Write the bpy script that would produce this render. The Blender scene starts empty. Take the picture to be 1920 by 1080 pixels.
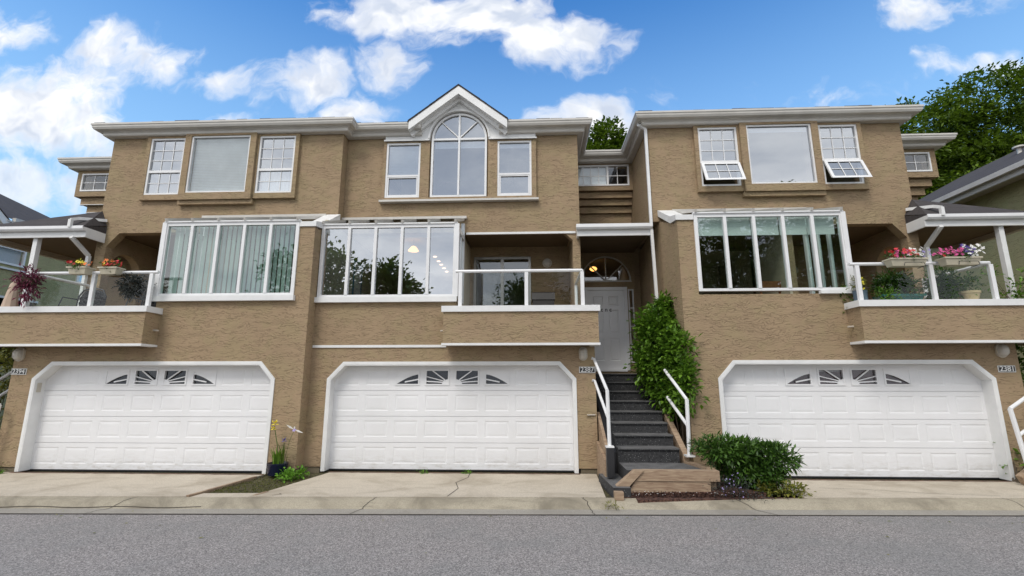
import bpy, math, random
import numpy as np
from mathutils import Vector
from mathutils.geometry import tessellate_polygon
R = math.radians
S = bpy.context.scene
COL = S.collection

# ------------------------------------------------------------------ camera
PITCH, YAW, FPX, EYE = math.atan(176/895.0), R(2.511), 895.0, 1.80
cam_d = bpy.data.cameras.new('camera'); cam = bpy.data.objects.new('camera', cam_d); COL.objects.link(cam)
cam_d.sensor_width = 36.0; cam_d.lens = 36.0*FPX/1920.0
cam_d.clip_start = 0.05; cam_d.clip_end = 2000
cam.location = (0, 0, EYE); cam.rotation_euler = (R(90)+PITCH, 0, YAW)
S.camera = cam

# ------------------------------------------------------------------ sun, exposure
SUN_EL, SUN_AZ = R(52), R(205)      # azimuth measured from +Y clockwise: light from behind the camera, a little left
sd = bpy.data.lights.new('sun', 'SUN'); sd.energy = 1.45; sd.angle = R(20); sd.color = (1.0, .95, .88)
sun = bpy.data.objects.new('sun', sd); COL.objects.link(sun)
sdir = Vector((math.sin(SUN_AZ)*math.cos(SUN_EL), math.cos(SUN_AZ)*math.cos(SUN_EL), math.sin(SUN_EL)))
sun.rotation_euler = sdir.to_track_quat('Z', 'Y').to_euler(); sun.location = (-8, -12, 20)
S.view_settings.view_transform = 'Standard'; S.view_settings.look = 'None'
S.view_settings.exposure = 0.45; S.view_settings.gamma = 1.0
S.cycles.use_denoising = True
S.cycles.max_bounces = 7; S.cycles.transparent_max_bounces = 16; S.cycles.diffuse_bounces = 3; S.cycles.glossy_bounces = 3
S.cycles.caustics_reflective = False; S.cycles.caustics_refractive = False

# ------------------------------------------------------------------ node helpers
class NT:
    def __init__(s, tree): s.t = tree; s.n = tree.nodes; s.l = tree.links
    def put(s, sock, v):
        if v is None: return
        if isinstance(v, bpy.types.NodeSocket): s.l.new(v, sock)
        elif hasattr(sock, 'default_value'):
            dv = sock.default_value
            if hasattr(dv, '__len__') and not hasattr(v, '__len__'): v = [v]*len(dv)
            if hasattr(dv, '__len__') and len(dv) == 4 and len(v) == 3: v = (*v, 1)
            sock.default_value = v
    def m(s, op, a, b=None, c=None, clamp=False):
        n = s.n.new('ShaderNodeMath'); n.operation = op; n.use_clamp = clamp
        for i, v in enumerate((a, b, c)):
            if v is not None: s.put(n.inputs[i], v)
        return n.outputs[0]
    def vm(s, op, a, b=None):
        n = s.n.new('ShaderNodeVectorMath'); n.operation = op
        s.put(n.inputs[0], a)
        if b is not None: s.put(n.inputs[1], b)
        return n.outputs[0]
    def xyz(s, x, y, z):
        n = s.n.new('ShaderNodeCombineXYZ')
        for i, v in enumerate((x, y, z)): s.put(n.inputs[i], v)
        return n.outputs[0]
    def sep(s, v):
        n = s.n.new('ShaderNodeSeparateXYZ'); s.put(n.inputs[0], v); return n.outputs
    def noise(s, v, scale, detail=3, rough=.5, dist=0, color=False, dim='3D'):
        n = s.n.new('ShaderNodeTexNoise'); n.noise_dimensions = dim
        s.put(n.inputs['Vector'], v); n.inputs['Scale'].default_value = scale; n.inputs['Detail'].default_value = detail
        n.inputs['Roughness'].default_value = rough; n.inputs['Distortion'].default_value = dist
        return n.outputs['Color' if color else 'Fac']
    def vor(s, v, scale, feature='F1', rand=1.0, out='Distance'):
        n = s.n.new('ShaderNodeTexVoronoi'); n.feature = feature
        s.put(n.inputs['Vector'], v); n.inputs['Scale'].default_value = scale; n.inputs['Randomness'].default_value = rand
        return n.outputs[out]
    def ramp(s, f, stops):
        n = s.n.new('ShaderNodeValToRGB'); s.put(n.inputs[0], f); e = n.color_ramp.elements
        while len(e) < len(stops): e.new(.5)
        for i, (p, c) in enumerate(stops):
            e[i].position = p; e[i].color = (*c, 1) if hasattr(c, '__len__') else (c, c, c, 1)
        return n.outputs[0]
    def sstep(s, v, a, b, lo=0, hi=1):
        n = s.n.new('ShaderNodeMapRange'); n.interpolation_type = 'SMOOTHSTEP'
        for i, q in enumerate((v, a, b, lo, hi)): s.put(n.inputs[i], q)
        return n.outputs[0]
    def mix(s, f, a, b, blend='MIX'):
        n = s.n.new('ShaderNodeMix'); n.data_type = 'RGBA'; n.blend_type = blend
        s.put(n.inputs[0], f); s.put(n.inputs[6], a); s.put(n.inputs[7], b)
        return n.outputs[2]
    def bump(s, h, strength, dist, normal=None):
        n = s.n.new('ShaderNodeBump'); s.put(n.inputs['Height'], h); n.inputs['Strength'].default_value = strength
        n.inputs['Distance'].default_value = dist
        if normal is not None: s.l.new(normal, n.inputs['Normal'])
        return n.outputs[0]

def ray(x, y):   # direction of a point of the photograph, used to lay out the clouds on the sky dome
    f = Vector((-math.sin(YAW)*math.cos(PITCH), math.cos(YAW)*math.cos(PITCH), math.sin(PITCH)))
    r = Vector((math.cos(YAW), math.sin(YAW), 0)); u = r.cross(f)
    return f*FPX + r*(x-960) + u*(540-y)

# ------------------------------------------------------------------ sky
W = bpy.data.worlds.new('World'); S.world = W; W.use_nodes = True
def build_sky():
    t = NT(W.node_tree); t.n.clear()
    out = t.n.new('ShaderNodeOutputWorld')
    tc = t.n.new('ShaderNodeTexCoord'); d = t.vm('NORMALIZE', tc.outputs['Generated'])
    x, y, z = t.sep(d)
    sky = t.n.new('ShaderNodeTexSky'); sky.sky_type = 'NISHITA'; sky.sun_disc = False
    sky.sun_elevation = SUN_EL; sky.sun_rotation = SUN_AZ
    sky.altitude = 0; sky.air_density = 1.0; sky.dust_density = .5; sky.ozone_density = 1.5
    # gnomonic dome coordinates about +Y
    yy = t.m('MAXIMUM', y, .08)
    u = t.m('DIVIDE', x, yy); v = t.m('DIVIDE', z, yy)
    p0 = t.xyz(u, v, 0)
    wn = t.noise(p0, 3.2, 4, .6, 0, True)
    warp = t.vm('SCALE', t.vm('SUBTRACT', wn, (.5, .5, .5)), None)
    warp.node.inputs['Scale'].default_value = .26
    p = t.vm('ADD', p0, warp); u2, v2, _ = t.sep(p)
    # (px, py, rx, ry, strength) in the photograph's pixels -> dome coordinates
    blobs = [(10, 215, 185, 100, 1.5), (95, 240, 110, 62, 1.1), (190, 218, 52, 42, .9), (40, 330, 160, 70, .95), (15, 60, 62, 44, .95), (172, 84, 58, 24, .55),
             (110, 128, 75, 14, .35), (300, 108, 72, 36, .7), (400, 135, 72, 34, .72), (575, 150, 95, 52, 1.3), (640, 200, 85, 44, 1.1), (450, 214, 45, 18, .6),
             (745, 112, 62, 36, .9), (770, 12, 115, 42, 1.2), (900, 22, 160, 52, 1.45), (1000, 70, 105, 52, 1.45), (1095, 66, 80, 50, 1.1),
             (1120, 228, 120, 46, 1.7), (1190, 172, 50, 14, .3), (1745, 18, 100, 34, .7), (1800, 152, 95, 26, .72), (1725, 133, 26, 13, .6),
             (615, 15, 60, 22, .5), (1560, 165, 60, 18, .22)]
    mx = None
    for (px, py, rx, ry, s) in blobs:
        c = ray(px, py); u0, v0 = c.x/c.y, c.z/c.y
        a = rx/895.0*(1+.35*u0*u0)*1.16; b = ry/895.0*(1+v0*v0*.6)*1.22
        du = t.m('MULTIPLY', t.m('SUBTRACT', u2, u0), 1/a); dv = t.m('MULTIPLY', t.m('SUBTRACT', v2, v0), 1/b)
        r2 = t.m('ADD', t.m('MULTIPLY', du, du), t.m('MULTIPLY', dv, dv))
        f = t.m('MULTIPLY', t.m('SUBTRACT', 1.0, t.m('SQRT', r2)), s)
        mx = f if mx is None else t.m('MAXIMUM', mx, f)
    n1 = t.noise(p, 4.2, 10, .60, .25)
    n2 = t.noise(t.xyz(u2, t.m('MULTIPLY', v2, 1.5), 3.3), 14.0, 6, .6, .2)
    dens = t.m('ADD', t.m('MULTIPLY', mx, .95), t.m('ADD', t.m('MULTIPLY', t.m('SUBTRACT', n1, .50), 3.2), t.m('MULTIPLY', t.m('SUBTRACT', n2, .5), .8)))
    alpha = t.sstep(dens, -.05, .88)
    alpha = t.m('MULTIPLY', alpha, t.sstep(mx, -.45, .12))
    # underside shade of the clouds
    nlow = t.noise(t.xyz(u2, t.m('ADD', v2, .05), 0), 5.5, 4, .55, .15)
    lit = t.sstep(t.m('SUBTRACT', nlow, t.noise(p, 5.5, 4, .55, .15)), -.12, .10)
    core = t.sstep(dens, .15, 1.0)
    cb = t.mix(t.m('MULTIPLY', core, t.m('SUBTRACT', 1.0, lit)), (.76, .76, .76), (.46, .51, .60))
    lowgrey = t.sstep(v, .62, .40)
    cb = t.mix(t.m('MULTIPLY', lowgrey, t.m('MULTIPLY', t.sstep(u, -.6, -.9), .55)), cb, (.46, .57, .70))
    # clear blue: Nishita, tinted, paling towards the horizon with thin haze
    blue = t.mix(1.0, sky.outputs[0], (SKY_R, SKY_G, SKY_B), 'MULTIPLY')
    el = t.m('ARCSINE', z)
    hz = t.sstep(el, R(50), R(8), 0, .86)
    blue = t.mix(hz, blue, (.34, .57, .80))
    front = t.mix(alpha, blue, t.mix(1.0, cb, (1.02, 1.03, 1.05), 'MULTIPLY'))
    # the half of the sky behind the camera is overcast with broken cloud
    nb = t.noise(t.vm('MULTIPLY', d, (1, 1, 2.2)), 2.6, 6, .6, .3)
    back = t.mix(t.sstep(nb, .30, .70), (.46, .52, .63), (1.0, 1.02, 1.05))
    ff = t.sstep(y, -.05, .25)
    back = t.mix(1.0, back, t.mix(t.sstep(z, .05, .55), (1.45, 1.42, 1.38), (.95, .95, .95)), 'MULTIPLY')
    col = t.mix(ff, back, front)
    col = t.mix(t.sstep(z, -.02, .0), (.25, .24, .22), col)
    bg = t.n.new('ShaderNodeBackground'); t.put(bg.inputs[0], col); bg.inputs[1].default_value = 1.0
    t.l.new(bg.outputs[0], out.inputs[0])
SKY_R, SKY_G, SKY_B = .026, .102, .172
build_sky()
W.cycles.sampling_method = 'MANUAL'; W.cycles.sample_map_resolution = 512

# ------------------------------------------------------------------ materials
def new_mat(name):
    m = bpy.data.materials.new(name); m.use_nodes = True
    t = NT(m.node_tree); b = t.n['Principled BSDF']
    return m, t, b
def objc(t):
    n = t.n.new('ShaderNodeTexCoord'); return n.outputs['Object']
def plain(name, c, rough=.6, metal=0, var=.06, vscale=3.0, bump=0, bscale=60, spec=.5):
    m, t, b = new_mat(name); o = objc(t)
    n = t.noise(o, vscale, 5, .6)
    lo = [v*(1-var*1.6) for v in c]; hi = [min(1, v*(1+var)) for v in c]
    t.put(b.inputs['Base Color'], t.ramp(n, [(.3, lo), (.7, hi)]))
    b.inputs['Roughness'].default_value = rough; b.inputs['Metallic'].default_value = metal
    b.inputs['Specular IOR Level'].default_value = spec
    if bump: t.put(b.inputs['Normal'], t.bump(t.noise(o, bscale, 4, .6), bump, .004))
    return m
def stucco(name, c):
    m, t, b = new_mat(name)
    g = t.n.new('ShaderNodeNewGeometry'); o = g.outputs['Position']
    q = t.vm('MULTIPLY', o, (1.0, 1.0, 2.3))
    n = t.noise(t.vm('MULTIPLY', o, (1.0, 1.0, 1.7)), 2.4, 3.0, .55, .5)
    nn = t.noise(q, 8.0, 2.0, .5, .6)
    oz = t.sep(o)[2]
    sn = t.m('SINE', t.m('ADD', t.m('MULTIPLY', oz, 112.0), t.m('ADD', t.m('MULTIPLY', n, 42.0), t.m('MULTIPLY', nn, 14.0))))
    msk = t.sstep(t.noise(t.vm('MULTIPLY', o, (1, 1, 3.2)), 4.0, 3, .6), .40, .56)
    ridge = t.m('MULTIPLY', t.sstep(sn, .35, .98), msk)
    n2 = t.noise(q, 9.0, 3, .55, 1.2)
    pl = t.sstep(n2, .42, .56)
    fine = t.noise(o, 90, 3, .6)
    h = t.m('ADD', t.m('MULTIPLY', ridge, -1.0), t.m('ADD', t.m('MULTIPLY', pl, .22), t.m('MULTIPLY', fine, .22)))
    t.put(b.inputs['Normal'], t.bump(h, .70, .011))
    big = t.noise(o, .9, 5, .6)
    str_ = t.noise(t.vm('MULTIPLY', o, (3.0, 3.0, .35)), 1.5, 4, .6)
    f = t.m('ADD', t.m('MULTIPLY', big, .6), t.m('MULTIPLY', str_, .4))
    col = t.ramp(f, [(.3, [v*.88 for v in c]), (.7, [v*1.07 for v in c])])
    col = t.mix(t.sstep(t.noise(o, 2.3, 4, .65, .4), .42, .62, 0, .55), col, [c[0]*.93, c[1]*1.02, c[2]*.92])
    groove = t.m('MULTIPLY', ridge, .36)
    col = t.mix(groove, col, [v*.42 for v in c])
    t.put(b.inputs['Base Color'], col); b.inputs['Roughness'].default_value = .9; b.inputs['Specular IOR Level'].default_value = .2
    return m
def leafmat(name, lo, hi, rough=.5, trans=.25):
    m, t, b = new_mat(name)
    g = t.n.new('ShaderNodeNewGeometry'); r = g.outputs['Random Per Island']
    pn = t.noise(g.outputs['Position'], 1.6, 3, .6)
    f = t.m('ADD', t.m('MULTIPLY', r, .6), t.m('MULTIPLY', pn, .5))
    mid = [(a+b_)/2*.95 for a, b_ in zip(lo, hi)]
    col = t.ramp(f, [(.1, lo), (.5, mid), (.95, hi)])
    t.put(b.inputs['Base Color'], col); b.inputs['Roughness'].default_value = rough
    b.inputs['Specular IOR Level'].default_value = .35
    tr = t.n.new('ShaderNodeBsdfTranslucent'); t.put(tr.inputs[0], col)
    mx = t.n.new('ShaderNodeMixShader'); mx.inputs[0].default_value = trans
    t.l.new(b.outputs[0], mx.inputs[1]); t.l.new(tr.outputs[0], mx.inputs[2])
    t.l.new(mx.outputs[0], t.n['Material Output'].inputs[0])
    return m
def glass(name, tint, base, wob=.0, gain=1.0):
    m, t, b = new_mat(name)
    t.n.remove(b)
    tr = t.n.new('ShaderNodeBsdfTransparent'); tr.inputs[0].default_value = (*tint, 1)
    gl = t.n.new('ShaderNodeBsdfGlossy'); gl.inputs['Roughness'].default_value = .0; gl.inputs[0].default_value = (.93, .96, 1, 1)
    fr = t.n.new('ShaderNodeFresnel'); fr.inputs[0].default_value = 1.5
    if wob:
        g = t.n.new('ShaderNodeNewGeometry')
        nb = t.bump(t.noise(g.outputs['Position'], 1.3, 2, .5), wob, .02)
        t.put(gl.inputs['Normal'], nb)
    gb = t.n.new('ShaderNodeNewGeometry')
    f = t.m('MULTIPLY', t.m('ADD', t.m('MULTIPLY', fr.outputs[0], gain), base, clamp=True), t.m('SUBTRACT', 1.0, gb.outputs['Backfacing']))
    mx = t.n.new('ShaderNodeMixShader'); t.put(mx.inputs[0], f)
    t.l.new(tr.outputs[0], mx.inputs[1]); t.l.new(gl.outputs[0], mx.inputs[2])
    t.l.new(mx.outputs[0], t.n['Material Output'].inputs[0])
    return m
def emit(name, c, s):
    m, t, b = new_mat(name)
    b.inputs['Base Color'].default_value = (*c, 1); b.inputs['Emission Color'].default_value = (*c, 1); b.inputs['Emission Strength'].default_value = s
    return m

M = {}
M['stucco'] = stucco('tan_stucco', (.362, .263, .166))
M['olive'] = stucco('olive_stucco', (.42, .39, .22))
M['white'] = plain('white_paint', (.78, .78, .77), .45, var=.05)
M['trim'] = plain('window_vinyl', (.80, .80, .80), .35, var=.03)
M['gutter'] = plain('eave_paint', (.60, .575, .53), .4, var=.06)
M['soffit'] = plain('soffit_paint', (.50, .45, .38), .6)
def mk_door():
    m, t, b = new_mat('garage_door_paint'); g = t.n.new('ShaderNodeNewGeometry'); o = g.outputs['Position']; z = t.sep(o)[2]
    c = t.ramp(t.noise(o, 1.4, 5, .6), [(.3, (.75, .75, .755)), (.7, (.81, .81, .82))])
    gr = t.m('MULTIPLY', t.sstep(z, .55, .10), t.sstep(t.noise(t.vm('MULTIPLY', o, (1.2, 1, 4)), 5, 6, .7), .42, .75))
    c = t.mix(t.m('MULTIPLY', gr, .55), c, (.42, .37, .30))
    st = t.sstep(t.noise(t.vm('MULTIPLY', o, (9, 1, .8)), 1.6, 5, .65), .60, .8, 0, .16)
    c = t.mix(st, c, (.50, .47, .42))
    t.put(b.inputs['Base Color'], c); b.inputs['Roughness'].default_value = .42
    t.put(b.inputs['Normal'], t.bump(t.noise(o, 2.2, 3), .10, .02)); return m
M['door'] = mk_door()
M['entrydoor'] = plain('entry_door_paint', (.86, .87, .89), .4, var=.02)
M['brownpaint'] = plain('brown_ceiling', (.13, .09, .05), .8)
M['cream'] = plain('cream_room_wall', (.55, .50, .38), .8)
M['roomfloor'] = plain('room_floor', (.20, .13, .08), .6)
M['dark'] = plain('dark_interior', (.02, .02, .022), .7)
M['black'] = plain('black_paint', (.018, .018, .02), .45)
M['blind'] = plain('pale_blind', (.84, .86, .85), .6)
M['gblind'] = plain('vertical_blind_fabric', (.42, .50, .46), .7)
M['glass'] = glass('window_glass', (.955, .975, .98), .08, .06)
M['glass_low'] = glass('garage_glass', (.85, .85, .85), .0)
M['sunglass'] = glass('sunroom_glass', (.86, .92, .90), .10, .06)
M['skyglass'] = glass('coated_glass', (.84, .88, .91), .40, .06)
M['rail_glass'] = glass('railing_glass', (.95, .97, .96), .0, .0, .55)
M['steel'] = plain('brushed_metal', (.35, .34, .32), .35, .8)
M['cage'] = plain('lamp_cage', (.55, .50, .42), .5)
M['lens'] = plain('lamp_lens', (.55, .52, .47), .25)
M['numwhite'] = plain('number_white', (.75, .75, .73), .5)
M['warm'] = emit('warm_bulb', (1.0, .45, .12), 2.2)
M['pot_light'] = emit('warm_downlight', (1.0, .60, .34), 2.2)
M['teal'] = plain('teal_plastic', (.02, .15, .13), .4)
M['boxcream'] = plain('cream_plastic', (.55, .50, .38), .5)
M['potcream'] = plain('cream_clay', (.55, .42, .24), .7)
M['bluepot'] = plain('navy_glaze', (.008, .012, .035), .2)
M['bluegrey'] = plain('blue_grey_glaze', (.12, .17, .22), .4)
M['cloth'] = plain('beige_canvas', (.50, .38, .29), .9)
M['blue'] = plain('picture_blue', (.10, .22, .35), .5)
M['bark'] = plain('bark', (.10, .075, .05), .9, bump=.8, bscale=18)
M['bbq'] = plain('dark_cover', (.035, .028, .028), .6)
M['stem'] = leafmat('stem_green', (.03, .08, .01), (.06, .15, .02))

def mk_shingle():
    m, t, b = new_mat('asphalt_shingle'); o = objc(t)
    n = t.n.new('ShaderNodeTexBrick'); t.put(n.inputs['Vector'], t.vm('MULTIPLY', o, (1, 1, 1)))
    n.inputs['Scale'].default_value = 1.0; n.inputs['Brick Width'].default_value = .3; n.inputs['Row Height'].default_value = .14
    n.inputs['Mortar Size'].default_value = .006; n.inputs['Color1'].default_value = (.055, .050, .052, 1)
    n.inputs['Color2'].default_value = (.032, .030, .033, 1); n.inputs['Mortar'].default_value = (.01, .01, .01, 1)
    t.put(b.inputs['Base Color'], t.mix(t.noise(o, 60, 3), n.outputs[0], (.07, .06, .058), 'MIX')); b.inputs['Roughness'].default_value = .95
    t.put(b.inputs['Normal'], t.bump(t.noise(o, 120, 2), .5, .005))
    return m
M['shingle'] = mk_shingle()
def mk_road():
    m, t, b = new_mat('asphalt'); o = objc(t)
    v = t.vor(o, 95, out='Color'); vs = t.sep(v)[0]
    n = t.noise(o, 45, 5, .7, .5); big = t.noise(o, .8, 5, .6)
    f = t.m('ADD', t.m('MULTIPLY', vs, .5), t.m('MULTIPLY', n, .5))
    c = t.ramp(f, [(.25, (.12, .110, .106)), (.52, (.262, .240, .228)), (.82, (.50, .468, .44))])
    c = t.mix(t.sstep(big, .40, .68, 0, .38), c, (.185, .192, .185))
    pale = t.sstep(t.noise(o, 4.0, 5, .7), .6, .75, 0, .18)
    c = t.mix(pale, c, (.40, .37, .35))
    t.put(b.inputs['Base Color'], c); b.inputs['Roughness'].default_value = .9
    t.put(b.inputs['Normal'], t.bump(f, .9, .006))
    return m
M['road'] = mk_road()
def mk_conc(name, c, dirt, amt=.5, scale=1.0):
    m, t, b = new_mat(name); o = objc(t)
    n = t.noise(o, 40*scale, 5, .7); big = t.noise(o, 1.1, 6, .65, .6); v = t.sep(t.vor(o, 140, out='Color'))[0]
    col = t.ramp(t.m('ADD', t.m('MULTIPLY', n, .6), t.m('MULTIPLY', v, .4)), [(.25, [q*.74 for q in c]), (.75, [min(1, q*1.12) for q in c])])
    col = t.mix(t.sstep(big, .42, .72, 0, amt), col, dirt)
    st = t.noise(t.vm('MULTIPLY', o, (.9, 6.0, 1)), 1.6, 4, .6)
    col = t.mix(t.sstep(st, .56, .74, 0, amt*.6), col, dirt)
    t.put(b.inputs['Base Color'], col); b.inputs['Roughness'].default_value = .88
    t.put(b.inputs['Normal'], t.bump(n, .5, .006))
    return m
M['drive'] = mk_conc('driveway_concrete', (.54, .475, .38), (.33, .28, .21), .9)
M['kerb'] = mk_conc('kerb_concrete', (.38, .335, .25), (.19, .165, .12), 1.0)
M['pan'] = mk_conc('gutter_pan_concrete', (.34, .315, .27), (.22, .20, .17), .6)
M['foundation'] = mk_conc('foundation_concrete', (.20, .165, .11), (.10, .08, .05), .6)
M['rust'] = plain('rusty_dirt', (.16, .09, .06), .95, var=.4, vscale=14)
M['crack'] = plain('crack_dirt', (.05, .042, .035), 1.0, var=.3)
def mk_soil(name, a, b_, c_):
    m, t, b = new_mat(name); o = objc(t)
    v = t.sep(t.vor(o, 38, out='Color'))[0]; n = t.noise(o, 22, 6, .7, 1)
    t.put(b.inputs['Base Color'], t.ramp(t.m('ADD', t.m('MULTIPLY', v, .5), t.m('MULTIPLY', n, .5)), [(.25, a), (.5, b_), (.82, c_)]))
    b.inputs['Roughness'].default_value = .95; t.put(b.inputs['Normal'], t.bump(n, 1.0, .02))
    return m
M['mulch'] = mk_soil('bark_mulch', (.022, .010, .008), (.075, .032, .022), (.15, .08, .055))
M['soil'] = mk_soil('mossy_soil', (.03, .022, .012), (.07, .06, .025), (.13, .12, .05))
M['terrain'] = mk_soil('earth', (.04, .04, .02), (.07, .08, .035), (.11, .10, .06))
def mk_wood(name, c, d):
    m, t, b = new_mat(name); o = objc(t)
    n = t.noise(t.vm('MULTIPLY', o, (1.2, 4, 14)), 2.5, 5, .6, 1.2); k = t.noise(o, 2.2, 4, .6)
    col = t.mix(t.sstep(k, .5, .75, 0, .6), t.ramp(n, [(.3, d), (.65, c)]), d)
    t.put(b.inputs['Base Color'], col); b.inputs['Roughness'].default_value = .8; t.put(b.inputs['Normal'], t.bump(n, .4, .006))
    return m
M['timber'] = mk_wood('weathered_timber', (.41, .305, .205), (.22, .14, .09))
M['chairwood'] = mk_wood('orange_wood', (.32, .12, .04), (.18, .06, .02))
def mk_carpet():
    m, t, b = new_mat('black_speckled_tread'); o = objc(t)
    v = t.vor(o, 46); s = t.m('LESS_THAN', v, .22)
    sel = t.m('GREATER_THAN', t.sep(t.vor(o, 46, out='Color'))[0], .72)
    n = t.noise(o, 30, 5, .7)
    c = t.ramp(n, [(.3, (.016, .016, .017)), (.7, (.065, .065, .067))])
    c = t.mix(t.m('MULTIPLY', t.m('MULTIPLY', s, sel), .8), c, (.36, .36, .36))
    g = t.n.new('ShaderNodeNewGeometry'); nz = t.sep(g.outputs['Normal'])[2]
    wear_lit = t.m('MULTIPLY', t.sstep(nz, .3, .9, 0, .85), t.sstep(t.noise(o, 5, 4), .3, .7, .5, 1))  # upward faces paler in blotches: wear plus light from above painted into the colour
    c = t.mix(wear_lit, c, t.mix(t.noise(o, 60, 3, .7), (.08, .08, .08), (.24, .235, .23)))
    t.put(b.inputs['Base Color'], c); b.inputs['Roughness'].default_value = .95; t.put(b.inputs['Normal'], t.bump(t.noise(o, 110, 3, .7), 1, .01))
    return m
M['carpet'] = mk_carpet()
M['leaf_bush'] = leafmat('laurel_leaf', (.020, .075, .008), (.22, .40, .04), .36, .3)
M['leaf_rhodo'] = leafmat('rhododendron_leaf', (.013, .045, .010), (.11, .22, .03), .42, .2)
M['leaf_tree'] = leafmat('tree_leaf', (.012, .038, .004), (.17, .27, .018), .5, .35)
M['leaf_dark'] = leafmat('dark_tree_leaf', (.020, .055, .008), (.14, .21, .025), .55, .3)
M['leaf_yel'] = leafmat('yellow_green_leaf', (.07, .11, .015), (.30, .28, .05), .5)
M['leaf_lime'] = leafmat('lime_leaf', (.07, .19, .015), (.20, .42, .04), .5)
M['leaf_purp'] = leafmat('burgundy_leaf', (.05, .008, .02), (.26, .05, .10), .5)
M['leaf_grey'] = leafmat('dusky_leaf', (.02, .025, .022), (.09, .10, .09), .6)
M['moss'] = leafmat('moss_blade', (.05, .07, .012), (.17, .17, .04), .8)
for nm, c in dict(red=(.62, .02, .03), pink=(.70, .10, .30), white=(.80, .78, .74), violet=(.06, .03, .22), orange=(.85, .20, .03), yellow=(.88, .72, .05), lilac=(.35, .28, .55), blueviolet=(.08, .07, .35)).items():
    M['pet_'+nm] = plain('petal_'+nm, c, .5, var=.15, vscale=20)

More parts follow.
